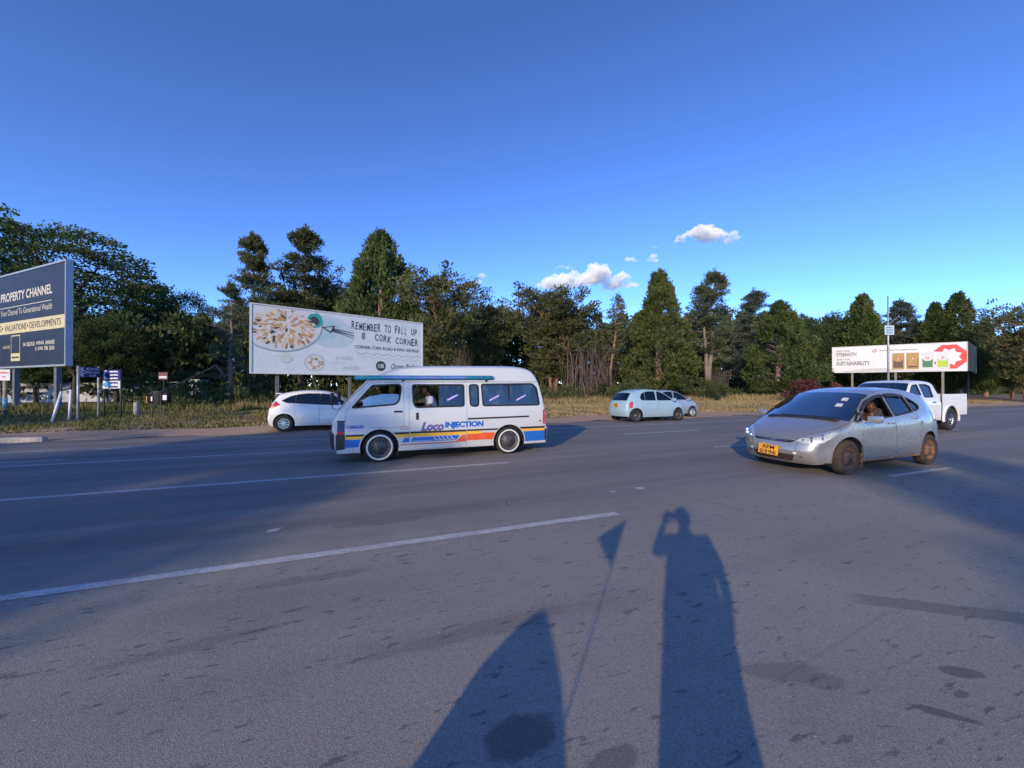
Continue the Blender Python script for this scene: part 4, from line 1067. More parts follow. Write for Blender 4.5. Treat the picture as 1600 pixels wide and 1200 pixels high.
# --- seafood restaurant billboard behind the minibus
A0, A1 = at(393, 580, 20.2), at(659, 588, 26.7)
bb = tag(empty('billboard', (A0.x, A0.y, 0)), 'white seafood restaurant billboard reading Remember to fill up at Cork Corner', 'billboard')
M_BPALE = flat('printed_pale_blue', (0.58, 0.63, 0.68)); M_TEALP = flat('printed_teal', (0.03, 0.30, 0.32)); M_AQUA = flat('printed_aqua_wash', (0.36, 0.52, 0.58)); M_AQUA2 = flat('printed_light_wash', (0.44, 0.56, 0.62))
M_PLATE = flat('printed_plate_white', (0.58, 0.60, 0.62)); M_CHAR = flat('printed_charcoal', (0.035, 0.05, 0.06)); M_CREAM = flat('printed_cream', (0.66, 0.57, 0.40), var=.2); M_GOLD = flat('printed_gold', (0.52, 0.31, 0.11), var=.25); M_PRAWN = flat('printed_prawn', (0.52, 0.25, 0.15), var=.25); M_GREENP = flat('printed_salad_green', (0.14, 0.20, 0.06)); M_LINEG = flat('printed_line_grey', (0.25, 0.33, 0.38)); M_DIP = flat('printed_pale_dip', (0.50, 0.58, 0.54))
B = Board(bb, (A0.x, A0.y), (A1.x, A1.y), 2.27, 5.87, M_BPALE, M_FRAME, .22, .07)
z0, z1, L = B.z0, B.z1, B.L
sc_ = (z1 - z0) / 107.0                                     # board metres per photo pixel at its left end
cu, cz = B.uv(436, 507); cu2 = B.uv(452, 510)[0]
def clipb(pts): return [(min(max(u, .03), L - .03), min(max(z, z0 + .03), z1 - .03)) for u, z in pts]
B.poly('colour_wash', clipb(disc((3.9, z0 + 2.45), 1.35, .95, 28, .12, 3)), M_AQUA2, .003, px=False)
B.poly('colour_wash', clipb(disc((3.5, z0 + 2.6), .95, .7, 26, .10, 5)), M_AQUA, .004, px=False)
B.poly('plate', clipb(disc((1.35, z0 + 2.75), 2.15, 1.62, 44)), M_LINEG, .005, px=False)
B.poly('plate', clipb(disc((1.32, z0 + 2.78), 2.07, 1.55, 44)), M_PLATE, .006, px=False)
B.poly('sauce_bowl', clipb(disc((3.05, z0 + 3.05), .42, .42, 26, .04, 8)), M_TEALP, .007, px=False)
B.poly('sauce_bowl', clipb(disc((3.02, z0 + 3.02), .27, .27, 22, .04, 9)), M_CHAR, .008, px=False)
rs = random.Random(5)
food = {0: MB(), 1: MB(), 2: MB(), 3: MB()}
for k in range(330):                                        # heap of prawns, chips and calamari rings fanned over the platter
    t = rs.uniform(-.35, 1) if k > 120 else rs.uniform(-1, 1); a = rs.uniform(0, 6.283); q = math.sqrt(rs.random())
    u = 1.55 + 1.55 * q * math.cos(a); z = z0 + 2.45 + 1.05 * q * math.sin(a)
    if u < .06 or z > z1 - .06: continue
    ang = math.atan2(z - (z0 + 2.75), u - 1.6) + rs.uniform(-.45, .45); ln = rs.uniform(.14, .34); wd = rs.uniform(.028, .06)
    right = (u - 1.2) / 1.8
    key = rs.choices([0, 1, 2, 3], [1.4, .9 + max(0, -right), max(.1, right * 1.6), .35])[0]
    pts = [(u + ln * x * math.cos(ang) - wd * y * math.sin(ang), z + ln * x * math.sin(ang) + wd * y * math.cos(ang)) for x, y in ((-.5, -.5), (-.1, -.9), (.35, -.7), (.5, 0), (.35, .7), (-.1, .9), (-.5, .5))]
    pts = clipb(pts)
    food[key].add([B.map(.010 + .00004 * k)(*p) for p in pts], [tuple(range(7))])
for key, m_ in ((0, M_CREAM), (1, M_GOLD), (2, M_PRAWN), (3, M_CHAR)): tag(food[key].build('printed_seafood', m_, bb), kind='stuff')
B.poly('dip', disc((1.62, z0 + .80), .30, .26, 26), M_LINEG, .004, px=False); B.poly('dip', disc((1.60, z0 + .83), .29, .26, 26), M_DIP, .006, px=False)
B.poly('dip_handle', [(.95, z0 + .95), (1.35, z0 + .93), (1.35, z0 + .91), (.95, z0 + .94)], M_LINEG, .005, px=False)
bu, bz = 3.05, z0 + .62
B.poly('salad_bowl', disc((bu, bz), .53, .50, 36), M_LINEG, .005, px=False); B.poly('salad_bowl', disc((bu, bz), .49, .46, 36), M_PLATE, .007, px=False)
sal = {0: MB(), 1: MB(), 2: MB()}
for k in range(60):
    a = rs.uniform(0, 6.283); q = rs.uniform(.18, .37); p = (bu + q * 1.05 * math.cos(a), bz + q * math.sin(a))
    key = rs.choices([0, 1, 2], [1, 1, .9])[0]; rr = rs.uniform(.03, .07)
    sal[key].add([B.map(.009 + .00005 * k)(*c) for c in disc(p, rr, rr * .8, 7, .2, k)], [tuple(range(7))])
for key, m_ in ((0, M_GREENP), (1, M_PRAWN), (2, M_CREAM)): tag(sal[key].build('printed_salad', m_, bb), kind='stuff')
# arrow drawn as four brush strokes
hd = [(502, 511), (524, 509), (517, 521)]
B.poly('arrow', hd, M_CHAR, .009); B.poly('arrow', [(507, 512), (520, 511), (516, 518)], M_AQUA, .012)
for (a, b, w) in (((517, 513), (553, 521), 1.0), ((517, 515), (553, 525), 1.3), ((518, 517), (551, 528), .9)):
    B.poly('arrow', [(a[0], a[1] - w), (b[0], b[1] - w * .6), (b[0], b[1] + w * .5), (a[0], a[1] + w)], M_CHAR, .009)
def jag(s_, x0, x1, yl0, yl1, h0, h1, bold=.012):           # hand lettered: every letter with its own tilt and size
    r2 = random.Random(len(s_)); n_ = len(s_)
    a = B.uv(x0, yl0); b = B.uv(x1, yl1); ha = B.uv(x0, yl0 - h0)[1] - a[1]; step = (b[0] - a[0]) / n_
    for i, ch in enumerate(s_):
        if ch == ' ': continue
        u = a[0] + step * i; wd = step * (.80 if ch not in 'IL1' else .45); zz = a[1] + (b[1] - a[1]) * i / n_ + r2.uniform(-.02, .03); hh = ha * r2.uniform(.9, 1.12)
        lettering(MB(), ch, (u, zz, u + wd, zz + hh), B.map(.009), bold, r2.uniform(-.05, .12)).build('lettering', M_CHAR, bb)
jag('REMEMBER TO FILL UP', 549, 652, 514, 525, 12, 12); jag('@  CORK CORNER', 565, 654, 530, 542, 11, 13, .016)
B.text('CORNER CORK ROAD & KING GEORGE', 554, 544, 654, 543.5, M_CHAR, bold=.012) if False else None
a = B.uv(554, 544); b = B.uv(654, 551)
lettering(MB(), 'CORNER CORK ROAD & KING GEORGE', (a[0], a[1], b[0], a[1] + .20), B.map(.009), .012, 0, b[1] - a[1]).build('lettering', M_CHAR, bb)
for j, (yy, m_) in enumerate(((551, M_LINEG), (557, M_AQUA))):
    a = B.uv(556 + 3 * j, yy); b = B.uv(658, yy + 7); q = []; n_ = 60
    for i in range(n_ + 1):
        t = i / n_; u = a[0] + (b[0] - a[0]) * t; z = a[1] + (b[1] - a[1]) * t - .13 * abs(math.sin(t * math.pi * 6.5)) + .06
        q += [B.map(.008)(u, z - .018), B.map(.008)(u, z + .018)]
    mesh('wave_line', q, [(2 * i, 2 * i + 2, 2 * i + 3, 2 * i + 1) for i in range(n_)], m_, bb)
for (px, py, m_) in ((541, 560, M_LINEG), (552, 575, M_LINEG), (530, 567, M_AQUA2)):   # line-drawn fish
    c = B.uv(px, py); fs_ = MB(); K = 18
    ring = [(c[0] + .40 * math.cos(t), c[1] + .085 * math.sin(t)) for t in np.linspace(0, 2 * math.pi, K, endpoint=False)]
    for i in range(K):
        p, q = Vector(ring[i]), Vector(ring[(i + 1) % K]); n_ = Vector((-(q - p).y, (q - p).x)).normalized() * .009
        fs_.add([B.map(.008)(*w) for w in (p - n_, q - n_, q + n_, p + n_)], [(0, 1, 2, 3)])
    for (x0, y0, x1, y1) in ((-.40, 0, -.58, .09), (-.40, 0, -.58, -.09), (-.58, .09, -.54, 0), (-.58, -.09, -.54, 0), (-.15, -.07, -.12, .07), (0, -.08, .03, .08), (.15, -.08, .18, .07)):
        p = Vector((c[0] + x0, c[1] + y0)); q = Vector((c[0] + x1, c[1] + y1)); n_ = Vector((-(q - p).y, (q - p).x)).normalized() * .008
        fs_.add([B.map(.0084)(*w) for w in (p - n_, q - n_, q + n_, p + n_)], [(0, 1, 2, 3)])
    tag(fs_.build('fish_drawing', m_, bb), kind='stuff')
c = B.uv(595, 572); gear = [(c[0] + (.34 if i % 2 else .31) * math.cos(2 * math.pi * i / 40), c[1] + (.34 if i % 2 else .31) * math.sin(2 * math.pi * i / 40)) for i in range(40)]
B.poly('round_emblem', gear, M_TEALP if False else M_CHAR, .007, px=False); B.utext('O', c[0] - .20, c[1] - .12, c[0] + .01, c[1] + .13, M_PLATE, .012, .03); B.utext('B', c[0] + .03, c[1] - .12, c[0] + .20, c[1] + .13, M_PLATE, .012, .03)
B.utext('Ocean Basket', B.uv(611, 578)[0], c[1] - .17, L - .25, c[1] + .2, M_CHAR, .009, .01, .35)
for px in (434, 548, 640): B.post(px, .16, M_POST)
B.post(640, .16, M_POST) if False else None

# --- navy estate agent billboard at the left
A1, A0 = at(102, 569, 20.0), at(-60, 581, 20.0 * 1.157 + 1.9)
U_ = (Vector((at(0, 576, 23.14).x, 23.14)) - Vector((A1.x, A1.y))).normalized(); E0 = Vector((A1.x, A1.y)) + U_ * 12.0
nb = tag(empty('billboard', (A1.x, A1.y, 0)), 'navy Property Channel billboard with a pale yellow band on two steel posts', 'billboard')
M_NAVY = mat('printed_navy', (0.022, 0.026, 0.05), 0.5, var=.2, vs_=.8, spec=.3); M_BAND = flat('printed_pale_yellow', (0.60, 0.54, 0.30)); M_LTXT = flat('printed_ivory', (0.62, 0.60, 0.50)); M_GREYF = mat('aluminium_frame', (0.34, 0.38, 0.43), 0.45, metal=.3)
B = Board(nb, (E0.x, E0.y), (A1.x, A1.y), 2.69, 8.06, M_NAVY, M_GREYF, .24, .10)
z0, z1, L = B.z0, B.z1, B.L
def nt_(t, x0, x1, yb, ht, m_, bold=.0):                    # text by pixels: left, right, baseline row at its right end, height
    u0, u1 = B.uv(x0, 500)[0], B.uv(x1, 500)[0]; zb = B.uv(85 if x0 > 30 else x1, yb)[1]; return B.utext(t, u0, zb, u1, zb + ht, m_, .01, bold)
nt_('PROPERTY CHANNEL', 1, 81, 458, .52, M_LTXT, .02)
u1 = B.uv(80, 480)[0]; zb = B.uv(80, 469)[1]
B.poly('rule_line', [(2.6, zb), (u1, zb), (u1, zb + .035), (2.6, zb + .035)], M_LTXT, .008, px=False)
nt_('Your Channel To Generational Wealth', 1, 81, 482, .33, M_LTXT)
zb0, zb1 = B.uv(103, 511)[1], B.uv(103, 490)[1]
B.poly('yellow_band', [(.0, zb0), (L, zb0), (L, zb1), (.0, zb1)], M_BAND, .006, px=False)
for t_, x0_, x1_ in (('G', -1, 2.5), ('VALUATIONS', 7, 41), ('DEVELOPMENTS', 46, 95)): B.utext(t_, B.uv(x0_, 500)[0], zb0 + .17, B.uv(x1_, 500)[0], zb0 + .53, M_NAVY, .012, .0)
for x0_ in (4, 43): B.poly('bullet', disc((B.uv(x0_, 500)[0], zb0 + .35), .07, .07, 12), M_NAVY, .012, px=False)
for t_, x0_, x1_ in (('14', 36, 40), ('SELOUS', 42, 54), ('AVENUE,', 56, 69), ('HARARE', 71, 85)): nt_(t_, x0_, x1_, 537, .22, M_LTXT, .02)
for t_, x0_, x1_ in (('0', 55, 57), ('(242)', 59, 67), ('700', 69, 75), ('265/6', 77, 85)): nt_(t_, x0_, x1_, 546, .22, M_LTXT, .02)
uq0, uq1 = B.uv(17, 540)[0], B.uv(31, 540)[0]; zq = B.uv(24, 564)[1]
B.poly('panel_tag', [(uq0, zq), (uq1, zq), (uq1, zq + 1.50), (uq0, zq + 1.50)], M_BAND, .006, px=False)
B.poly('panel_tag', [(uq0 + .05, zq + .45), (uq1 - .05, zq + .45), (uq1 - .05, zq + 1.44), (uq0 + .05, zq + 1.44)], M_NAVY, .009, px=False)
B.utext('~', uq0 + .12, zq + .14, uq1 - .12, zq + .28, M_NAVY, .009)
B.utext('HARARE', uq0 - 1.1, zq + .75, uq0 - .15, zq + .93, M_BAND, .009)
for px in (81, 16): B.post(px, .30, M_POST, back=.22)
B.post(-70, .30, M_POST, back=.22)

# --- cement billboard at the right, two faces set in a V
A0, A1 = at(1301, 583, 46.0), at(1511, 576, 40.0)
cb = tag(empty('billboard', (A0.x, A0.y, 0)), 'white cement billboard reading Built for Strength with four product bags', 'billboard')
M_BWHITE = mat('printed_white', (0.62, 0.63, 0.65), 0.5, var=.06, vs_=.9); M_GREYT = flat('printed_grey', (0.20, 0.20, 0.21)); M_REDP = flat('printed_red', (0.55, 0.03, 0.04)); M_BAGB = flat('printed_brown_bag', (0.36, 0.21, 0.06), var=.15); M_BROWN = flat('printed_dark_brown', (0.08, 0.035, 0.02)); M_BAGW = flat('printed_bag_white', (0.55, 0.58, 0.58)); M_GRN = flat('printed_green', (0.02, 0.16, 0.08)); M_LIME = flat('printed_lime', (0.36, 0.50, 0.04)); M_GREYW = flat('printed_pale_grey', (0.45, 0.45, 0.45))
B = Board(cb, (A0.x, A0.y), (A1.x, A1.y), 3.15, 6.13, M_BWHITE, M_FRAME, .2, .05)
z0, z1, L = B.z0, B.z1, B.L
tx = lambda t, u0, z, u1, h_, m_, bold=.02: B.utext(t, u0, z0 + z, u1, z0 + z + h_, m_, .01, bold)
tx('BUILT FOR', .38, 2.42, 1.55, .20, M_GREYT, .03); tx('STRENGTH', .35, 1.88, 2.15, .44, M_GREYT, .045); tx('BUILT FOR', .42, 1.42, 1.6, .20, M_GREYT, .03); tx('SUSTAINABILITY', .35, .80, 3.35, .48, M_GREYT, .045)
B.poly('hill_silhouette', [(.4, z0 + .03), (L - .1, z0 + .03), (5.6, z0 + .22), (4.6, z0 + .42), (3.2, z0 + .38), (1.6, z0 + .20)], M_GREYW, .005, px=False)
def octo(c, r_, a0=22.5): return [(c[0] + r_ * math.cos(R(a0 + 45 * i)), c[1] + r_ * math.sin(R(a0 + 45 * i))) for i in range(8)]
B.poly('emblem', octo((3.72, z0 + 2.42), .2), M_REDP, .006, px=False); B.poly('emblem', octo((3.72, z0 + 2.42), .11, 0), M_BWHITE, .009, px=False)
tx('~', 4.15, 2.35, 7.2, .14, M_GREYT, .01)
cO = (9.55, z0 + 1.5)
B.poly('red_octagon', octo(cO, 1.38), M_REDP, .005, px=False); B.poly('red_octagon', [(cO[0] + (.98 if i % 2 else .70) * math.cos(R(22.5 * i)), cO[1] + (.98 if i % 2 else .70) * math.sin(R(22.5 * i))) for i in range(16)], M_BWHITE, .008, px=False)
B.poly('red_octagon', [(cO[0] - 1.42, cO[1] - .55), (cO[0] - .45, cO[1] - .4), (cO[0] - .45, cO[1] + .55), (cO[0] - 1.42, cO[1] + .62)], M_BWHITE, .0095, px=False)
for k, (ma, mb_) in enumerate(((M_BAGB, M_BROWN), (M_BAGB, M_BAGB), (M_BAGW, M_GRN), (M_BAGW, M_LIME))):
    u = 5.15 + k * 1.14
    bag = B.poly('cement_bag', rounded([(u, z0 + .25), (u + 1.02, z0 + .25), (u + 1.0, z0 + 2.05), (u + .02, z0 + 2.05)], .08), ma, .012 + .001 * k, px=False)
    B.poly('bag_label', [(u + .12, z0 + .42), (u + .9, z0 + .42), (u + .9, z0 + 1.35), (u + .72, z0 + 1.12), (u + .3, z0 + 1.12), (u + .12, z0 + 1.35)], mb_ if k != 1 else M_BROWN, .017, px=False)
    if k == 1: B.poly('bag_label', [(u + .16, z0 + .62), (u + .86, z0 + .62), (u + .86, z0 + 1.25), (u + .16, z0 + 1.25)], M_BAGB, .020, px=False)
    B.poly('bag_emblem', octo((u + .51, z0 + 1.42), .13), M_REDP, .021, px=False); B.poly('bag_emblem', octo((u + .51, z0 + 1.42), .07, 0), M_BWHITE, .024, px=False)
    tx('~', u + .22, 1.78, u + .8, .10, M_BROWN if k < 2 else M_GRN); tx('~', u + .24, .66, u + .78, .13, M_BWHITE); tx('~', u + .56, .48, u + .84, .09, M_BWHITE)
for px in (1332, 1400, 1474): B.post(px, .2, mat('weathered_post', (0.20, 0.185, 0.165), .8, var=.3))
e = Vector((A1.x, A1.y)); f_ = Vector((at(1522, 576, 45.5).x, 45.5)); dB = (f_ - e)
back = MB().box((0, 0, 0), (dB.length, .12, 3.05)).build('second_face', M_DKSTEEL, cb); mpt = (e + f_) / 2
back.location = Vector((mpt.x + .12, mpt.y, 4.66)) - cb.location; back.rotation_euler = (0, 0, math.atan2(dB.y, dB.x))
o = MB().box((0, 0, 0), (.12, .2, 3.2)).build('second_face_edge', M_FRAME, cb); o.location = Vector((f_.x + .15, f_.y, 4.64)) - cb.location
o = MB().box((0, 0, 2.0), (.2, .16, 4.2)).build('post', M_DKSTEEL, cb); o.location = Vector((f_.x - .6, f_.y + .1, 0)) - cb.location

# --- thin lamp pole with a small notice and two bare arms
g = road(0, 0); pY = 27.0; pp = at(1388, 600, pY)
pole = tag(empty('street_pole', (pp.x, pp.y, 0)), 'thin steel street pole with two bare raised arms and a small notice board', 'street pole')
MB().tube([(0, 0, -.5), (0, 0, 4.2), (0, 0, at(0, 462, pY).z)], [.07, .06, .04], 10).build('shaft', M_GALV, pole, True)
zt = at(0, 508, pY).z
for sg, q in ((-1, 1.25), (1, 1.0)): MB().tube([(0, 0, zt), (sg * q, .2 * sg, zt + .72 * q)], [.022, .015], 6).build('arm', M_GALV, pole)
o = MB().box((0, -.09, at(0, 516, pY).z), (.66, .03, .66), bev=.005).build('notice_board', flat('notice_pale_blue', (0.42, 0.55, 0.62)), pole)
for k, t in enumerate(('~', '~', '~')): lettering(MB(), t, (-.22, .12 - k * .17, .22, .22 - k * .17), lambda u, v: Vector((u, -.11, v + at(0, 516, pY).z)), .02).build('notice_lettering', flat('notice_ink', (0.1, 0.2, 0.25)), pole)
# slim grey pole cut by the picture's left edge
lp = at(-3, 600, 24.5)
lp_o = tag(empty('lamp_post', (lp.x, lp.y, 0)), 'slim pale grey lamp post rising above the navy billboard', 'lamp post')
MB().tube([(0, 0, -.1), (0, 0, 5), (0, 0, 9.4)], [.10, .085, .06], 10).build('shaft', M_GALV, lp_o, True)
MB().tube([(0, 0, 9.3), (-.5, -.2, 9.8), (-1.5, -.5, 9.9)], [.05, .045, .04], 8).build('arm', M_GALV, lp_o, True)
MB().box((-1.75, -.58, 9.88), (.6, .22, .12), rz=.3, bev=.03).build('lamp_head', M_GALV, lp_o, True)

# --- direction signs on the left verge
M_SBLUE = mat('sign_blue', (0.012, 0.02, 0.19), 0.4, var=.15); M_SWHITE = flat('sign_white', (0.62, 0.64, 0.68))
def sign(label, bases, postm, panels, depth, pw=.06):
    pl = [gnd(*b_) for b_ in bases]; root = tag(empty('road_sign', pl[0]), label, 'road sign')
    o0 = root.location
    d = (pl[1] - pl[0]); d.z = 0; U = d.normalized(); Nn = Vector((U.y, -U.x, 0)); Lp = d.length
    for p_, tp in zip(pl, depth):
        MB().tube([p_ - o0 + Vector((0, 0, -.2)), Vector((p_.x - o0.x, p_.y - o0.y, tp - o0.z))], pw / 2, 8).build('post', postm, root, True)
    for (za, zb, fm, lines, arrow, art) in panels:
        f = lambda u, v, off=0: (pl[0] - o0) + U * u + Nn * (pw * .5 + .012 + off) + Vector((0, 0, v - o0.z))
        pn = MB().box((Lp / 2, -(pw * .5 + .004), (za + zb) / 2 - o0.z), (Lp + .02, .014, zb - za)); o = pn.build('sign_panel', fm, root)
        o.rotation_euler = (0, 0, math.atan2(U.y, U.x)); H_ = zb - za
        if arrow:
            q = [(.03, za + .03), (.20, za + .03), (.06, za + H_ / 2), (.20, zb - .03), (.03, zb - .03)]
            V, F, _ = tri2d(q, [], 9); mesh('sign_arrow', [f(u, v, .003) for u, v in V], F, M_SWHITE, root)
        n_ = len(lines)
        for i, t in enumerate(lines):
            b_ = zb - H_ * (i + .86) / n_; mb = MB(); wdt = min(.66 * Lp, .085 * len(t)) if t != '~' else .5 * Lp
            lettering(mb, t, (Lp * .64 - wdt / 2, b_, Lp * .64 + wdt / 2, b_ + H_ / n_ * .66), lambda u, v: f(u, v, .004), .02); mb.build('sign_lettering', M_SWHITE if fm is M_SBLUE else M_SBLUE, root)
        if art:
            q = disc((Lp * .26, (za + zb) / 2), .2, H_ * .36, 16, .15, 4); V, F, _ = tri2d(q, [], 9); mesh('sign_emblem', [f(u, v, .003) for u, v in V], F, flat('sign_sky_blue', (0.05, 0.28, 0.55)), root)
        if arrow == 2:
            for rr, m_ in ((.09, M_SWHITE), (.055, M_SBLUE)):
                q = disc((.19, za + H_ / 2), rr, rr, 14); V, F, _ = tri2d(q, [], 9); mesh('sign_emblem', [f(u, v, .005 if rr > .06 else .007) for u, v in V], F, m_, root)
    return root
zs = lambda px, py, b_: at(px, py, gnd(*b_).y).z
b1, b2 = (122, 661), (154, 657); sign('blue medical centre direction sign on two pale steel posts', (b1, b2), M_GALV, [(zs(138, 589, b1), zs(138, 573, b1), M_SBLUE, ['MILTON PARK', 'MEDICAL CENTRE', '& ER'], 2, 0)], (zs(122, 572, b1), zs(154, 573.5, b2)), .09)
b1, b2 = (163, 657), (189, 657.5); sign('blue direction sign with a white and blue panel below it on dark posts', (b1, b2), M_DKSTEEL, [(zs(175, 593.5, b1), zs(175, 578, b1), M_SBLUE, ['~', '~', '~'], 1, 0), (zs(175, 607, b1), zs(175, 595, b1), M_SWHITE, ['~', '~'], 0, 1)], (zs(163, 578, b1), zs(189, 577, b2)), .07)
# two white leaning pipes left from a broken sign
M_WPIPE = mat('white_painted_pipe', (0.66, 0.68, 0.72), 0.5)
br = gnd(80, 664); brk = tag(empty('broken_sign_frame', br), 'two white pipes of a broken sign frame, one leaning, joined by a dark bar', 'sign frame')
q = gnd(108, 660)
p0, p1 = at(80, 664, br.y), at(96, 612, br.y + .25); p2, p3 = at(108, 660, q.y), at(111, 609, q.y)
for a, b in ((p0, p1), (p2, p3)): MB().tube([a - br - (b - a) * .05, b - br], .045, 8).build('pipe', M_WPIPE, brk, True)
dk = lambda p, dz: p - br + Vector((0, 0, dz))
for a, b in ((dk(p1, 0), dk(p1, .30)), (dk(p3, 0), dk(p3, .32)), (dk(p1, .30), dk(p3, .30)), (dk(p1, .05), dk(p3, .08))): MB().tube([a, b], .03, 6).build('dark_bar', M_DKSTEEL, brk)
# small white notice on a post wrapped in a blue poster
g = at(8, 668, 17.5); g.z = 0
nt2 = tag(empty('notice_post', g), 'small white notice on a pale post wrapped with a blue poster', 'notice')
MB().tube([(0, 0, -.2), (0, 0, 2.2)], .07, 10).build('post', mat('bare_timber', (0.36, 0.26, 0.17), 0.85, var=.3), nt2, True)
MB().tube([(0, 0, .55), (0, 0, 1.0)], .078, 12).build('poster_wrap', flat('poster_blue', (0.20, 0.38, 0.55), var=.4), nt2, True)
MB().tube([(0, 0, .05), (0, 0, .45)], .074, 12).build('dark_base', M_DKSTEEL, nt2, True)
zc = at(8, 586, 17.5).z
MB().box((.08, -.09, zc), (.52, .02, .50)).build('notice_panel', M_SWHITE, nt2)
lettering(MB(), '~', (-.12, zc + .06, .28, zc + .14), lambda u, v: Vector((u, -.104, v)), .02).build('notice_lettering', M_REDP, nt2); lettering(MB(), '~', (0, zc - .12, .16, zc - .05), lambda u, v: Vector((u, -.104, v))).build('notice_lettering', M_REDP, nt2)
# litter bins on a stand with a little red notice over it
g = gnd(250, 659.5)
bn_ = tag(empty('litter_bin', g), 'dark litter bin slung in a steel stand with stickers and a small maroon sign above', 'litter bin')
bn_.scale = (1.1, 1.1, 1.35)
for x in (-.17, .17):
    for y_ in (-.14, .14): MB().tube([(x, y_, -.1), (x, y_, .95)], .016, 6).build('leg', M_DKSTEEL, bn_)
MB().lathe([(.001, 0), (.17, 0), (.21, .42), (.225, .44), (.215, .45), (.20, .43), (.19, .03), (.001, .02)], 22, Matrix.Translation((0, 0, .56)) @ Matrix.Rotation(R(90), 4, 'X')).build('drum', mat('grey_bin_plastic', (0.05, 0.05, 0.055), .6), bn_, True)
for x in (-.30, .30):
    MB().lathe([(.001, 0), (.11, 0), (.13, .32), (.14, .33), (.12, .30), (.001, .02)], 18, Matrix.Translation((x, 0, .62)) @ Matrix.Rotation(R(90), 4, 'X')).build('side_bucket', M_BLACK, bn_, True)
MB().tube([(-.32, .14, .93), (.32, .14, .93)], .014, 6).build('cross_bar', M_DKSTEEL, bn_); MB().tube([(-.22, -.14, .55), (.22, -.14, .55)], .014, 6).build('cross_bar', M_DKSTEEL, bn_)
for (x, zc, w, h_, m_) in ((.31, .80, .16, .16, M_SWHITE), (-.14, .76, .06, .14, M_SWHITE), (-.40, .74, .03, .2, M_PRAWN)): MB().box((x, -.205 if x < .2 and x > -.3 else -.135, zc), (w, .008, h_)).build('sticker', m_, bn_)
MB().tube([(0, .16, .9), (0, .16, 1.40)], .014, 6).build('sign_stem', M_DKSTEEL, bn_)
MB().box((0, .14, 1.50), (.36, .02, .24)).build('sign_panel', flat('maroon', (0.14, 0.03, 0.05)), bn_); MB().box((0, .126, 1.46), (.30, .006, .07)).build('sign_strip', M_SWHITE, bn_)

# --- white boundary wall with black painted lettering, far back on the left
W0, W1 = at(-60, 632, 33.0), at(215, 630, 37.0)
d = Vector((W1.x - W0.x, W1.y - W0.y, 0)); wl = tag(empty('boundary_wall', (W0.x, W0.y, 0), math.atan2(d.y, d.x)), 'long white boundary wall painted with black lettering behind the trees', 'wall')
M_WALL = mat('whitewashed_plaster', (0.48, 0.50, 0.55), 0.85, var=.15, vs_=1.5, bump=.2)
Lw = d.length; MB().box((Lw / 2, 0, .8), (Lw, .22, 1.9)).build('wall_face', M_WALL, wl); MB().box((Lw / 2, 0, 1.79), (Lw + .1, .3, .08)).build('coping', M_WALL, wl)
for k in range(6): MB().box((Lw * k / 5, -.02, .9), (.32, .34, 2.0)).build('pier', M_WALL, wl)
for (t, u0, zz, u1, h_) in (('~', 1.6, 1.25, 5.6, .35), ('~', 1.6, .75, 3.2, .30), ('~', 3.6, .75, 5.2, .30), ('0777119', 3.4, .30, 6.0, .30), ('~', 8.4, 1.2, 11.0, .35), ('~', 11.5, 1.2, 14.5, .35), ('~', 8.4, .65, 10.4, .32), ('~', 10.9, .65, 14.0, .32)):
    lettering(MB(), t, (u0, zz, u1, zz + h_), lambda u, v: Vector((u, -.116, v)), .03).build('wall_lettering', M_INK, wl)
# palisade and gate at the back with a pale shed
sh = at(310, 627, 37.5); shed = tag(empty('shed', (sh.x, sh.y, 0)), 'small white site shed standing by the fence behind the trees', 'shed')
MB().box((0, 0, 1.0), (1.0, 1.0, 2.2)).build('wall', M_WALL, shed); MB().box((0, 0, 2.14), (1.2, 1.2, .07)).build('roof', M_GALV, shed); MB().box((.1, -.51, .95), (.5, .03, 1.7)).build('door', M_GALV, shed)
fa = at(225, 630, 35.5); fe = tag(empty('fence', (fa.x, fa.y, 0)), 'low steel rail fence with upright bars beside the white shed', 'fence')
for x in np.linspace(0, 4.6, 4): MB().box((float(x), 0, .95), (.07, .07, 2.1)).build('post', M_DKSTEEL, fe)
for zz in (.45, 1.9): MB().tube([(0, 0, zz), (4.6, 0, zz)], .022, 6).build('rail', M_GALV, fe)
for x in np.linspace(.12, 4.5, 28): MB().box((float(x), 0, 1.0), (.025, .02, 1.15)).build('bar', M_DKSTEEL, fe)
# low dark steel frame and stub post in the grass
g = gnd(205, 650); fr_ = tag(empty('steel_frame', g), 'low dark steel frame standing empty in the verge grass', 'steel frame')
MB().tube([(-.4, 0, -.1), (-.4, 0, 1.0), (.45, 0, 1.0), (.45, 0, -.1)], .022, 6).build('hoop', M_DKSTEEL, fr_)
g = gnd(213, 651.5); cp = tag(MB().tube([(0, 0, -.1), (0, 0, .70), (.01, 0, .74)], [.11, .10, .07], 10).build('concrete_stub', mat('weathered_concrete', (0.36, 0.36, 0.34), .9, var=.3, bump=.3), None, True), 'short weathered concrete post beside the low steel frame', 'post'); cp.location = g

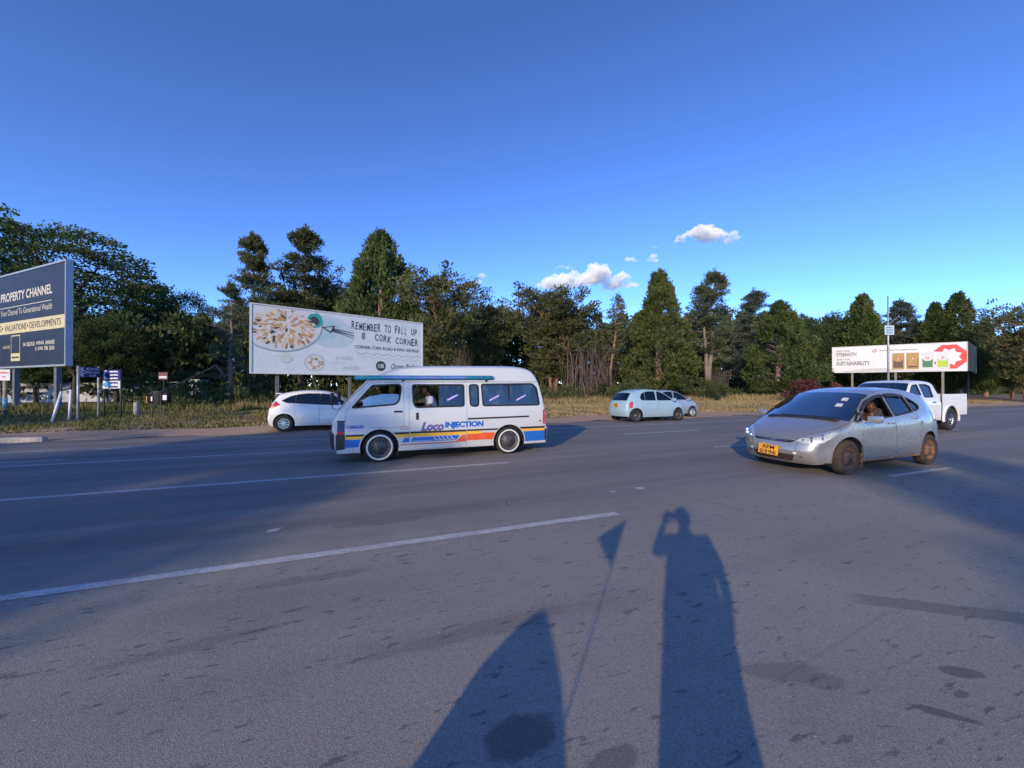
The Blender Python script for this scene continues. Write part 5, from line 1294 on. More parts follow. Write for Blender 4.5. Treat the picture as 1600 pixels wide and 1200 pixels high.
# ------------------------------------------------------------------ vegetation
def leaf_mat(name, lo, hi, tip, trans=0.3, dead=None):
    m = bpy.data.materials.new(name); m.use_nodes = True; nt = m.node_tree
    b = nt.nodes['Principled BSDF']; out = nt.nodes['Material Output']
    ge = nt.nodes.new('ShaderNodeNewGeometry'); oi = nt.nodes.new('ShaderNodeObjectInfo')
    clump = noise(nt, 0.55, 3, 0.6)
    c = mixc(nt, ge.outputs['Random Per Island'], lo, hi)
    c = mixc(nt, ramp(nt, clump, [(0.40, (0, 0, 0)), (0.68, (1, 1, 1))]), c, tip)
    if dead:
        dn = noise(nt, 0.35, 3, 0.6); c = mixc(nt, ramp(nt, dn, [(0.62, (0, 0, 0)), (0.72, (0.8, 0.8, 0.8))]), c, dead)
    hs = N(nt, 'ShaderNodeHueSaturation'); mr = N(nt, 'ShaderNodeMapRange', ins={3: 0.8, 4: 1.2})
    nt.links.new(oi.outputs['Random'], mr.inputs[0]); nt.links.new(mr.outputs[0], hs.inputs['Value']); nt.links.new(c, hs.inputs['Color'])
    nt.links.new(hs.outputs[0], b.inputs['Base Color']); b.inputs['Roughness'].default_value = 0.6; b.inputs['Specular IOR Level'].default_value = 0.25
    tl = N(nt, 'ShaderNodeBsdfTranslucent'); nt.links.new(hs.outputs[0], tl.inputs[0])
    mx = N(nt, 'ShaderNodeMixShader', ins={0: trans}); nt.links.new(b.outputs[0], mx.inputs[1]); nt.links.new(tl.outputs[0], mx.inputs[2]); nt.links.new(mx.outputs[0], out.inputs[0])
    return m
L_CYP = leaf_mat('cypress_foliage', (0.038, 0.070, 0.023), (0.096, 0.134, 0.038), (0.128, 0.160, 0.045))
L_CYPB = leaf_mat('bronzed_cypress_foliage', (0.045, 0.070, 0.020), (0.109, 0.134, 0.036), (0.134, 0.154, 0.045), dead=(0.179, 0.096, 0.045))
L_JUN = leaf_mat('juniper_foliage', (0.051, 0.070, 0.028), (0.122, 0.141, 0.058), (0.154, 0.160, 0.070))
L_CED = leaf_mat('cedar_foliage', (0.051, 0.074, 0.041), (0.115, 0.141, 0.079), (0.147, 0.166, 0.096))
L_BLUE = leaf_mat('blue_cedar_foliage', (0.064, 0.090, 0.064), (0.128, 0.166, 0.125), (0.160, 0.192, 0.147))
L_BROAD = leaf_mat('broadleaf_foliage', (0.026, 0.054, 0.018), (0.070, 0.109, 0.033), (0.096, 0.128, 0.038))
L_UNDER = leaf_mat('undergrowth_foliage', (0.038, 0.064, 0.023), (0.096, 0.122, 0.041), (0.122, 0.134, 0.051))
L_RED = leaf_mat('copper_shrub_foliage', (0.090, 0.028, 0.033), (0.179, 0.058, 0.064), (0.218, 0.090, 0.077))
L_PALM = L_UNDER
def bark_mat(name, a, b_):
    m, nt, b, out = nodes(name)
    f = noise(nt, 3.0, 6, 0.65, mapping=((4, 4, 0.7), (0, 0, 0)))
    nt.links.new(ramp(nt, f, [(0.3, a), (0.7, b_)]), b.inputs['Base Color']); b.inputs['Roughness'].default_value = 0.95
    bn = nt.nodes.new('ShaderNodeBump'); bn.inputs['Strength'].default_value = 0.8; bn.inputs['Distance'].default_value = 0.05
    nt.links.new(f, bn.inputs['Height']); nt.links.new(bn.outputs[0], b.inputs['Normal'])
    return m
K_GREY = bark_mat('grey_bark', (0.12, 0.10, 0.085), (0.28, 0.24, 0.20)); K_PINK = bark_mat('pinkish_bark', (0.22, 0.13, 0.09), (0.42, 0.28, 0.21)); K_RED = bark_mat('red_brown_bark', (0.14, 0.075, 0.045), (0.28, 0.16, 0.10)); K_DARK = bark_mat('dark_bark', (0.035, 0.028, 0.022), (0.09, 0.075, 0.06)); K_DEAD = bark_mat('dead_twigs', (0.13, 0.095, 0.075), (0.24, 0.185, 0.15))

def unit(a): return a / np.maximum(np.linalg.norm(a, axis=-1, keepdims=True), 1e-9)
def leaf_quads(c, d, L, W, g):
    """c (N,3) roots, d (N,3) directions -> (4N,3) tapered leaf sprays"""
    d = unit(d); b = unit(np.cross(d, g.normal(size=c.shape))); L = np.asarray(L).reshape(-1, 1); W = np.asarray(W).reshape(-1, 1)
    m = c + d * L * 0.55
    return np.stack([c, m + b * W * 0.5, c + d * L, m - b * W * 0.5], 1).reshape(-1, 3)
class Tree:
    def __init__(s, seed): s.g = np.random.default_rng(seed); s.q = []; s.limbs = MB(); s.trunk = MB()
    def clump(s, c, d, n_, ext, L=.30, W=.12, spread=.6, droop=0.0):
        """n_ leaves in an ellipsoid of half-axes ext about c, pointing about d"""
        g = s.g; r_ = g.normal(size=(n_, 3)); r_ = unit(r_) * (g.random((n_, 1)) ** 0.45)
        p = np.asarray(c) + r_ * np.asarray(ext)
        dd = unit(np.asarray(d, float)) + g.normal(size=(n_, 3)) * spread + r_ * 0.35; dd[:, 2] -= droop
        s.q.append(leaf_quads(p, dd, L * g.uniform(.6, 1.3, n_), W * g.uniform(.7, 1.3, n_), g))
    def proto(s, name, lm, bm):
        obs = [npmesh('crown', np.concatenate(s.q), 4, lm) if s.q else None, s.trunk.build('trunk', bm, None, True) if s.trunk.v else None, s.limbs.build('limbs', bm, None, True) if s.limbs.v else None]
        cr, tr, lb = [o.data if o else None for o in obs]
        for o in obs:
            if o: bpy.data.objects.remove(o)
        return dict(name=name, crown=cr, trunk=tr, limbs=lb)
def wob(p0, p1, k, amp, g):
    p0, p1 = np.asarray(p0, float), np.asarray(p1, float)
    return [tuple(p0 + (p1 - p0) * i / k + (g.normal(size=3) * amp if 0 < i < k else 0)) for i in range(k + 1)]
def cypress(seed, H=12.0, Rm=2.6, z0=1.2, n=340, per=60, lm=L_CYP, bm=K_PINK, tops=5, pw=0.75):
    """dense cone-to-ovoid of upswept sprays with several leaders"""
    t = Tree(seed); g = t.g
    t.trunk.tube(wob((0, 0, -.2), (g.normal() * .15, g.normal() * .15, H * .9), 6, .06, g), [.34, .28, .24, .19, .14, .09, .03], 9)
    lead = [(g.normal() * .12 * Rm, g.normal() * .12 * Rm, H)] + [(Rm * g.uniform(.2, .55) * math.cos(a), Rm * g.uniform(.2, .55) * math.sin(a), H * g.uniform(.72, .95)) for a in g.uniform(0, 6.28, tops)]
    lobes = g.uniform(.62, 1.22, 9); lobes[8] = lobes[0]; ph = g.uniform(0, 6.28)
    for i in range(n):
        z = z0 + (H - z0) * g.random() ** 1.15; u = (z - z0) / (H - z0); a = g.uniform(0, 6.283)
        prof = min(1, (u / .16) ** .6) * (1 - u) ** pw * 1.12
        lob = np.interp((a + ph) % 6.283 / 6.283 * 8, range(9), lobes)
        lob *= 1 + .16 * math.sin(u * 17 + a * 2 + ph)
        rr = Rm * prof * lob * (.45 + .55 * g.random() ** .4) * (g.uniform(1.05, 1.28) if g.random() < .14 else 1)
        c = (rr * math.cos(a), rr * math.sin(a), z)
        d = (math.cos(a) * .55, math.sin(a) * .55, .85)
        sz = .34 + .30 * (1 - u)
        t.clump(c, d, per, (sz * .8, sz * .8, sz * 1.3), .34, .115, .42)
    for (x, y, z) in lead:
        for k in range(7):
            t.clump((x * (1 - .03 * k), y * (1 - .03 * k), z - .30 * k), (0, 0, 1), 34, (.09 + .05 * k, .09 + .05 * k, .30), .32, .10, .3)
    for i in range(26):
        a = g.uniform(0, 6.283); z = g.uniform(z0, H * .6); r_ = Rm * .75 * (1 - z / H)
        t.limbs.tube(wob((0, 0, z), (r_ * math.cos(a), r_ * math.sin(a), z + r_ * .5), 3, .05, g), [.06, .045, .03, .012], 5, False)
    return t.proto('cypress', lm, bm)
def cedar(seed, H=13.0, Rm=3.0, z0=3.5, lm=L_CED, bm=K_GREY, n=64, gap=1.0, stems=1, per=58, tw=.30):
    """tiers of level boughs on a bare lower trunk, sky between them"""
    t = Tree(seed); g = t.g
    for s_ in range(stems):
        ox, oy = (0, 0) if stems == 1 else (g.uniform(-.7, .7), g.uniform(-.5, .5)); hh = H * (1 if s_ == 0 else g.uniform(.75, .95))
        tip = np.array([ox * 1.8 + g.normal() * .25, oy * 1.8 + g.normal() * .25, hh])
        pts = wob((ox * .3, oy * .3, -.2), tip, 7, .10, g)
        t.trunk.tube(pts, [tw, tw * .86, tw * .74, tw * .62, tw * .48, tw * .34, tw * .2, .03], 9)
        P = np.array(pts)
        for i in range(n // stems):
            u = g.random() ** .8; z = z0 + (hh - z0) * u; k = z / hh * 7; b0 = P[int(min(k, 6))] + (P[int(min(k, 6)) + 1] - P[int(min(k, 6))]) * (k - int(min(k, 6)))
            a = g.uniform(0, 6.283); ln = Rm * (1 - u) ** .62 * g.uniform(.5, 1.1) + .35
            e = b0 + np.array([math.cos(a) * ln, math.sin(a) * ln, ln * g.uniform(-.05, .35)])
            pl = wob(b0, e, 4, .06 * ln, g); t.limbs.tube(pl, [.055, .045, .032, .02, .008], 5, False)
            for q in np.arange(.35, 1.05, .17 * gap):
                c = b0 + (e - b0) * q + g.normal(size=3) * .10
                t.clump(c, (math.cos(a) * .8, math.sin(a) * .8, .45), per // 2, (.40 + .12 * ln * q * .5, .40 + .12 * ln * q * .5, .20), .27, .095, .55)
        t.clump(tip, (0, 0, 1), 60, (.25, .25, .6), .3, .1, .4)
    return t.proto('cedar', lm, bm)
def juniper(seed, H=10.0, Rm=3.2, lm=L_JUN, bm=K_RED, stems=4, n=75, z0=2.2, per=80, open_=1.0):
    """several stems fanning out, ragged tufted crown with pointed tips"""
    t = Tree(seed); g = t.g; ends = []
    for s_ in range(stems):
        a = 6.283 * s_ / stems + g.uniform(-.5, .5); r1 = Rm * g.uniform(.15, .45)
        mid = (r1 * .5 * math.cos(a), r1 * .5 * math.sin(a), H * .33); top = (r1 * 1.3 * math.cos(a), r1 * 1.3 * math.sin(a), H * g.uniform(.75, .97))
        pts = wob((.12 * math.cos(a), .12 * math.sin(a), -.2), mid, 3, .08, g) + wob(mid, top, 4, .18, g)[1:]
        t.trunk.tube(pts, [.15, .125, .11, .09, .07, .055, .035, .012], 8); ends.append(np.array(pts))
    for i in range(n):
        P = ends[i % stems]; k = g.uniform(1.5, 6.9); b0 = P[int(k)] + (P[min(int(k) + 1, 7)] - P[int(k)]) * (k - int(k))
        u = b0[2] / H; a = g.uniform(0, 6.283); ln = Rm * g.uniform(.25, .95) * max(.25, math.sin(math.pi * min(1, max(.12, (u - .1) * .95))))
        e = b0 + np.array([math.cos(a) * ln, math.sin(a) * ln, ln * g.uniform(.1, .9)])
        if e[2] < z0: e[2] = z0 + g.random() * .6
        t.limbs.tube(wob(b0, e, 3, .08 * ln, g), [.05, .035, .02, .008], 5, False)
        for q in (.55, .8, 1.0):
            if g.random() > open_: continue
            c = b0 + (e - b0) * q + g.normal(size=3) * .15; s2 = g.uniform(.34, .62)
            t.clump(c, e - b0 + np.array([0, 0, ln * .5 + .1]), per // 2, (s2, s2, s2 * .8), .28, .10, .5)
    return t.proto('juniper', lm, bm)
def broad(seed, H=14.0, Rm=6.5, lm=L_BROAD, bm=K_DARK, n=150, z0=4.0, per=95, flat_=.40, lw=(.30, .17)):
    """spreading crown of leafy plates on forked limbs"""
    t = Tree(seed); g = t.g
    fork = np.array([0, 0, H * .30]); t.trunk.tube(wob((0, 0, -.2), fork, 4, .06, g), [.48, .40, .36, .34, .32], 10)
    arms = []
    for i in range(7):
        a = 6.283 * i / 7 + g.uniform(-.3, .3); r_ = Rm * g.uniform(.35, .7); e = np.array([r_ * math.cos(a), r_ * math.sin(a), H * g.uniform(.58, .85)])
        pts = wob(fork, e, 5, .25, g); t.limbs.tube(pts, [.24, .19, .15, .11, .07, .04], 7, False); arms.append(np.array(pts))
    for i in range(n):
        a = g.uniform(0, 6.283); q = math.sqrt(g.random()); r_ = Rm * q
        zt = H * (1 - .38 * q ** 2.2) ; z = zt - g.random() ** 1.5 * (zt - z0) * .62
        c = np.array([r_ * math.cos(a), r_ * math.sin(a), z]); s2 = g.uniform(.55, 1.05)
        A = arms[int(g.integers(7))]; b0 = A[int(g.integers(2, 6))]
        if np.linalg.norm(c - b0) < Rm * .6: t.limbs.tube(wob(b0, c, 3, .15, g), [.05, .035, .022, .01], 4, False)
        t.clump(c, (math.cos(a) * .4, math.sin(a) * .4, .35), per, (s2 * 1.25, s2 * 1.25, s2 * flat_), lw[0], lw[1], .9)
    return t.proto('broadleaf', lm, bm)
def shrub(seed, H=2.0, Rm=1.3, lm=L_UNDER, n=26, per=70, L=.22, W=.09):
    t = Tree(seed); g = t.g
    for i in range(7):
        a = g.uniform(0, 6.283); e = (Rm * .6 * math.cos(a), Rm * .6 * math.sin(a), H * g.uniform(.5, .9)); t.trunk.tube(wob((0, 0, -.1), e, 3, .06, g), [.035, .028, .02, .008], 5)
    for i in range(n):
        a = g.uniform(0, 6.283); q = math.sqrt(g.random()); z = H * g.uniform(.12, 1) * (1 - .45 * q * q); s2 = g.uniform(.22, .42) * max(.6, Rm / 1.5)
        t.clump((Rm * q * math.cos(a), Rm * q * math.sin(a), z), (math.cos(a) * .5, math.sin(a) * .5, .8), per, (s2, s2, s2 * .8), L, W, .7)
    return t.proto('shrub', lm, K_DARK)
def thicket(seed, H=4.5, Rm=2.0, n=420, arch=1.0):
    """dry brush: hundreds of bare arching twigs"""
    t = Tree(seed); g = t.g
    for i in range(n):
        a = g.uniform(0, 6.283); r0 = Rm * .55 * math.sqrt(g.random()); ph = g.uniform(0, 6.283); h_ = H * g.uniform(.45, 1.0); o = Rm * g.uniform(.2, .75) * arch
        b0 = np.array([r0 * math.cos(ph), r0 * math.sin(ph), 0]); d = np.array([math.cos(a), math.sin(a), 0])
        pts = [tuple(b0 + d * o * (k / 5) ** 1.6 + np.array([0, 0, h_ * (math.sin(k / 5 * 1.9) if arch > .5 else k / 5)]) + g.normal(size=3) * .06) for k in range(6)]
        (t.trunk if i < 12 else t.limbs).tube(pts, np.linspace(.045 if i < 12 else .011, .003, 6), 3, False)
    return t.proto('dry_brush', None, K_DEAD)
PR = dict(cyp1=cypress(1), cyp2=cypress(2, Rm=3.0, tops=8, pw=.62), cyp3=cypress(3, Rm=2.9, lm=L_CYPB, tops=7, pw=.6, z0=.7), cyp4=cypress(4, Rm=2.3, n=300, tops=3),
          ced1=cedar(5), ced2=cedar(6, stems=2, n=110, z0=4.2, Rm=2.7), ced3=cedar(7, lm=L_BLUE, z0=1.6, n=150, Rm=2.9), pine1=cedar(8, lm=L_JUN, z0=5.4, n=64, Rm=2.7, bm=K_DARK, per=84), gaunt=cedar(9, lm=L_CED, z0=1.8, n=80, Rm=3.6, gap=1.3, bm=K_GREY, tw=.36),
          jun1=juniper(10, n=210, per=80), jun2=juniper(11, stems=3, Rm=2.8, n=180, open_=.9), jun3=juniper(12, Rm=3.6, n=170, stems=5), sap=cedar(13, H=10, Rm=1.0, z0=4.5, n=30, per=26, bm=K_PINK, tw=.16),
          br1=broad(14, n=215, per=120, lw=(.24, .13)), br2=broad(15, H=10, Rm=4.2, n=120, z0=1.5, per=150, flat_=.6, lw=(.20, .11)), sh1=shrub(16), sh2=shrub(17, 2.6, 1.8, n=36), red=shrub(18, 2.0, 1.6, L_RED, 34), fern=shrub(19, 3.0, 1.9, leaf_mat('fresh_conifer_foliage', (0.05, 0.085, 0.03), (0.10, 0.15, 0.05), (0.12, 0.16, 0.06)), 34, 70, .34, .10),
          th1=thicket(20, n=170), th2=thicket(21, 6.0, 2.4, 190), th3=thicket(22, 5.0, 1.6, 260, .3))
BASE_H = dict(cyp1=12, cyp2=12, cyp3=12, cyp4=12, ced1=13, ced2=13, ced3=13, pine1=13, gaunt=13, jun1=10, jun2=10, jun3=10, sap=10, br1=14, br2=10, sh1=2, sh2=2.6, red=2, fern=3.0, th1=4.5, th2=6, th3=5)
def plant(kind, name, label, cat, px, Y, top, wscale=1.0, rot=None, group=None, x=None, h_=None, mats=None):
    """a tree standing at photo column px and depth Y, its tip at photo row top"""
    P = PR[kind]; H = h_ or (CAM_H + (HORIZ - top) / FPX * Y); s_ = H / BASE_H[kind]
    X = x if x is not None else (px - 800) / FPX * Y
    o = tag(empty(name, (X, Y, 0.03), rot if rot is not None else (px * 1.7) % 6.28), label, cat, group)
    o.scale = (s_ * wscale, s_ * wscale, s_)
    for part in ('trunk', 'limbs', 'crown'):
        if P[part]:
            C.objects.link(c := bpy.data.objects.new(part if not (part == 'limbs' and kind[:2] == 'th') else 'twigs', P[part])); c.parent = o
            if part == 'limbs': c['kind'] = 'stuff'
    return o
T = 'tree'
plant('br1', 'spreading_tree', 'tall dark spreading broadleaf tree towering behind the navy billboard', T, 75, 40, 338, 1.06)
plant('br1', 'spreading_tree', 'dark spreading tree at the far side of the navy billboard, half out of view', T, -75, 46, 355, 1.0, 2.2)
plant('br2', 'leafy_tree', 'olive green leafy tree directly behind the leaning white pipes', T, 118, 33, 492, .62, 1.0)
plant('br2', 'leafy_tree', 'round olive green tree above the second blue sign', T, 182, 34.5, 498, .66, 2.0)
plant('br2', 'leafy_tree', 'dark leafy tree between the navy billboard posts', T, 55, 34, 560, 1.0, 3.0)
plant('br2', 'leafy_tree', 'dense dark green tree between the spreading tree and the gaunt conifer', T, 232, 45, 448, .72, 4.0)
plant('br2', 'leafy_tree', 'dark tree filling the gap left of the gaunt conifer', T, 292, 47, 458, .60, 5.1)
plant('gaunt', 'gaunt_conifer', 'gaunt grey conifer with dead drooping boughs beside the litter bin', T, 362, 29, 446, .80, .6)
plant('pine1', 'pine_tree', 'slim tufted pine on a bare trunk above the restaurant billboard corner', T, 402, 42, 374, .75, .3)
plant('pine1', 'pine_tree', 'taller leaning tufted pine behind the restaurant billboard', T, 468, 43, 362, .92, 2.4)
plant('jun3', 'juniper', 'dark juniper filling in behind the left half of the restaurant billboard', T, 505, 47, 428, .75, 1.2)
plant('cyp2', 'cypress', 'tall dense dark cypress rising directly above the restaurant billboard', T, 594, 42, 369, 1.05, .4)
plant('jun2', 'juniper', 'ragged olive juniper right of the restaurant billboard', T, 690, 39, 434, 1.2, 2.0)
plant('jun1', 'juniper', 'shorter dark juniper between the ragged juniper and the red stemmed one', T, 755, 47, 470, 1.1, 4.0)
plant('jun1', 'juniper', 'broad juniper on fanned red brown stems behind the minibus tail', T, 866, 42, 449, 1.25, .5)
plant('sap', 'sapling', 'thin half bare sapling between the red stemmed juniper and the big cypress', T, 952, 45, 468, 1.0, 1.0)
plant('cyp3', 'cypress', 'big bronze green cypress reaching the ground behind the pale blue car', T, 1030, 42, 429, 1.05, 2.6)
plant('ced2', 'cedar', 'twin trunked cedar with tiered boughs beside the bronze cypress', T, 1108, 46, 430, .95, 1.7)
plant('ced3', 'cedar', 'blue grey cedar between the twin trunked cedar and the round cypress', T, 1180, 52, 459, 1.15, .9)
plant('cyp2', 'cypress', 'broad bright green cypress with many tips beside the copper shrub', T, 1218, 44, 476, 1.30, 3.3)
plant('br2', 'leafy_tree', 'dark leafy tree left of the cement billboard', T, 1292, 56, 492, .8, 2.5)
plant('cyp1', 'cypress', 'pointed cypress above the left half of the cement billboard', T, 1348, 52, 466, 1.25, 1.1)
plant('ced3', 'cedar', 'grey green cedar behind the thin street pole', T, 1408, 55, 474, 1.15, 2.8)
plant('cyp1', 'cypress', 'dark cypress above the red octagon of the cement billboard', T, 1462, 51, 478, 1.10, 4.4)
plant('cyp4', 'cypress', 'tallest cypress above the right end of the cement billboard', T, 1497, 50, 463, 1.25, 5.2)
plant('cyp1', 'cypress', 'smaller dark cypress just past the cement billboard', T, 1540, 54, 508, 1.1, .2)
plant('jun3', 'juniper', 'wide dark evergreen at the far right beyond the cement billboard', T, 1606, 40, 470, .95, 3.6)
plant('jun2', 'juniper', 'open juniper on two pale stems right of the cement billboard', T, 1580, 43, 520, .8, 1.9)
# undergrowth
for k, (kind, nm, lab, px, Y, top, w) in enumerate([('red', 'copper_shrub', 'copper red shrub under the broad bright cypress', 1268, 38, 590, 1.1), ('fern', 'young_conifer', 'fresh green young conifer behind the litter bin', 262, 30, 575, 1.25),
    ('sh2', 'shrub', 'dark green rounded shrub at the foot of the gaunt conifer', 290, 24, 622, .9), ('sh2', 'shrub', 'green shrub left of the pale blue car', 985, 34, 590, 1.2), ('sh1', 'shrub', 'low green shrub by the sapling trunk', 945, 38, 598, 1.2),
    ('th1', 'dry_brush', 'bare grey brown brush beside the red stemmed juniper', 912, 40, 514, 1.25), ('th1', 'dry_brush', 'tangle of dry drooping twigs below the thin sapling', 940, 44, 560, 1.2), ('th3', 'dry_brush', 'dry upright stems under the ragged juniper', 715, 38, 540, 1.3),
    ('th1', 'dry_brush', 'pale dead brush under the twin trunked cedar', 1120, 41, 575, 1.2), ('sh2', 'shrub', 'dull green shrub under the twin trunked cedar', 1098, 39, 585, 1.3)]):
    plant(kind, nm, lab, 'shrub' if kind[:2] != 'th' else 'brush', px, Y, top, w, k * 1.3)
# shading woodland behind the front row: one uncounted mass
g = np.random.default_rng(77); qs = []; fill = Tree(78)
for i in range(345):
    a = -62 + (i // 2) * 1.5 + g.uniform(-.9, .9); n_ = 49 + (i % 2) * 6 + g.uniform(-2.5, 4); p = road(a, n_)
    pxl = 800 + FPX * p.x / p.y
    top = np.interp(pxl, [0, 250, 330, 420, 560, 700, 800, 900, 1000, 1150, 1250, 1400, 1600], [470, 500, 505, 470, 455, 485, 488, 500, 500, 490, 500, 500, 520]) + g.uniform(-6, 26)
    H = min(16, max(3, CAM_H + (HORIZ - top) / FPX * p.y)); Rm = g.uniform(2.0, 3.2)
    fill.limbs.tube([(p.x, p.y, 0), (p.x + g.normal() * .3, p.y, H * .8)], [.22, .06], 6, False)
    for k in range(44):
        z = H * (1 - g.random() ** 1.2 * .97); u = z / H; aa = g.uniform(0, 6.283); rr = Rm * (1 - u ** 2) ** .5 * math.sqrt(g.random())
        fill.clump((p.x + rr * math.cos(aa), p.y + rr * math.sin(aa), z), (math.cos(aa) * .5, math.sin(aa) * .5, .7), 30, (.75, .75, .65), .62, .26, .6)
P = fill.proto('woodland', L_UNDER, K_DARK)
wd = tag(link('background_woodland', P['crown']), 'dark mass of woodland filling in behind the front row of trees', 'woodland', kind='stuff')
o = link('woodland_stems', P['limbs']); o.parent = wd; tag(o, kind='stuff')
# low growth along the foot of the trees
fill = Tree(81)
for i in range(330):
    a = -13 + g.random() * 125; n_ = 31 + 8 * g.random(); p = road(a, n_); hh = g.uniform(.4, 1.7)
    if p.y < 5: continue
    for k in range(7):
        fill.clump((p.x + g.normal() * .8, p.y + g.normal() * .6, hh * g.uniform(.15, .8)), (0, 0, 1), 26, (.5, .5, .35 * hh), .32, .10, .6)
P = fill.proto('scrub', L_UNDER, K_DARK)
tag(link('undergrowth', P['crown']), 'low tangled scrub along the foot of the trees', 'undergrowth', kind='stuff')
# the fallen bough arching beside the gaunt conifer
b0 = at(352, 590, 28.6); b1 = at(338, 571, 28.3); b2 = at(300, 590, 28.0); b3 = at(258, 608, 27.8); b4 = at(235, 622, 27.6)
tag(MB().tube([b0, b1, b2, b3, b4], [.10, .085, .065, .045, .02], 7).build('broken_bough', K_DEAD, None, True), 'broken grey bough arching down from the gaunt conifer', 'branch')

# verge grass: dry gold on the right, greener in the left; one uncounted cover
def grass_mat(name, cols, dirt):
    m = bpy.data.materials.new(name); m.use_nodes = True; nt = m.node_tree; b = nt.nodes['Principled BSDF']
    ge = nt.nodes.new('ShaderNodeNewGeometry'); f = noise(nt, .35, 4, .6)
    c = mixc(nt, ge.outputs['Random Per Island'], cols[0], cols[1]); c = mixc(nt, ramp(nt, f, [(.38, (0, 0, 0)), (.64, (1, 1, 1))]), c, mixc(nt, ge.outputs['Random Per Island'], cols[2], cols[3]))
    nt.links.new(c, b.inputs['Base Color']); b.inputs['Roughness'].default_value = .8; b.inputs['Specular IOR Level'].default_value = .2
    return m
def blades(name, N_, region, hts, m, label, lean=.45, wid=.02, seed=1):
    g = np.random.default_rng(seed); a0, a1, n0, n1 = region
    a = g.uniform(a0, a1, N_); n_ = n0 + (n1 - n0) * g.random(N_) ** 1.2
    cl = np.sin(a * 1.7 + n_ * .9) + np.sin(a * .63 - n_ * 2.1) + np.sin(a * 3.1 + 1.3 * n_) + g.normal(size=N_) * 1.1
    keep = cl > -.9; a, n_, cl = a[keep], n_[keep], cl[keep]; k = len(a)
    P = np.stack([rd[0] * a + nd[0] * n_, rd[1] * a + nd[1] * n_, np.array([vz(x, y) + zg(y) for x, y in zip(a, n_)])], 1)
    h_ = g.uniform(hts[0], hts[1], k) * (1 + .22 * np.clip(cl, -1, 2.5)); an = g.uniform(0, 6.283, k); ln = g.normal(size=(k, 2)) * lean
    w = np.stack([np.cos(an), np.sin(an), np.zeros(k)], 1) * (wid * g.uniform(.6, 1.5, k))[:, None]
    tip = P + np.stack([ln[:, 0] * h_, ln[:, 1] * h_, h_], 1)
    V = np.stack([P - w, P + w, tip], 1).reshape(-1, 3)
    return tag(npmesh(name, V, 3, m), label, 'grass', kind='stuff')
G_GREEN = grass_mat('green_verge_grass', ((0.058, 0.083, 0.023), (0.141, 0.154, 0.045), (0.128, 0.128, 0.045), (0.243, 0.205, 0.083)), None)
G_GOLD = grass_mat('dry_gold_grass', ((0.25, 0.18, 0.095), (0.43, 0.32, 0.17), (0.15, 0.14, 0.06), (0.30, 0.25, 0.12)), None)
blades('green_grass', 90000, (-34, -4, 17.7, 33), (.03, .12), G_GREEN, 'rough green grass on the left verge below the signs', seed=1)
blades('dry_grass', 90000, (-6, 60, 17.8, 30), (.03, .11), G_GOLD, 'short dry golden grass along the right verge', seed=2, wid=.03)
blades('tall_dry_grass', 30000, (-8, 62, 28.5, 34), (.15, .5), G_GOLD, 'tall dry grass at the foot of the trees', seed=3, wid=.03, lean=.25)
blades('tall_green_grass', 16000, (-34, -2, 27, 34), (.12, .38), G_GREEN, 'longer green grass below the left trees', seed=4, wid=.03, lean=.3)

# ------------------------------------------------------------------ people
M_SKIN = mat('dark_brown_skin', (0.085, 0.042, 0.026), 0.5, var=0.12, vs_=30); M_HAIR = mat('black_hair', (0.008, 0.007, 0.007), 0.9, bump=0.6, bs=150)
M_EYE = mat('eye_white', (0.6, 0.58, 0.55), 0.3); M_LIP = mat('lips', (0.12, 0.045, 0.035), 0.5)
def cloth(name, col): return mat(name, col, 0.9, var=0.18, vs_=9, bump=0.25, bs=25)
def skin_geo(pts, edges, rad, root=0, sub=2):
    me = bpy.data.meshes.new('figure'); me.from_pydata([tuple(p) for p in pts], edges, []); ob = bpy.data.objects.new('figure', me); C.objects.link(ob)
    ob.modifiers.new('skin', 'SKIN'); ss = ob.modifiers.new('sub', 'SUBSURF'); ss.levels = sub; ss.render_levels = sub
    ob.modifiers['skin'].use_smooth_shade = True
    for i, v in enumerate(me.skin_vertices[0].data):
        r_ = rad[i]; v.radius = (r_, r_) if not hasattr(r_, '__len__') else r_; v.use_root = i == root
    dg = bpy.context.evaluated_depsgraph_get(); m2 = bpy.data.meshes.new_from_object(ob.evaluated_get(dg))
    V = [tuple(v.co) for v in m2.vertices]; F = [tuple(p.vertices) for p in m2.polygons]
    bpy.data.objects.remove(ob); bpy.data.meshes.remove(me); bpy.data.meshes.remove(m2)
    return V, F
def ellipsoid(c, r_, k=18, m=14, fn=None, M=None):
    V = []; F = []
    for i in range(m + 1):
        th = math.pi * i / m
        for j in range(k):
            ph = 2 * math.pi * j / k; p = Vector((math.sin(th) * math.cos(ph), math.sin(th) * math.sin(ph), math.cos(th)))
            q = Vector((p.x * r_[0], p.y * r_[1], p.z * r_[2]))
            if fn: q = fn(q, p)
            if M: q = M @ q
            V.append(q + Vector(c))
    for i in range(m):
        for j in range(k):
            a = i * k + j; b = i * k + (j + 1) % k; F.append((a, a + k, b + k, b))
    return V, F
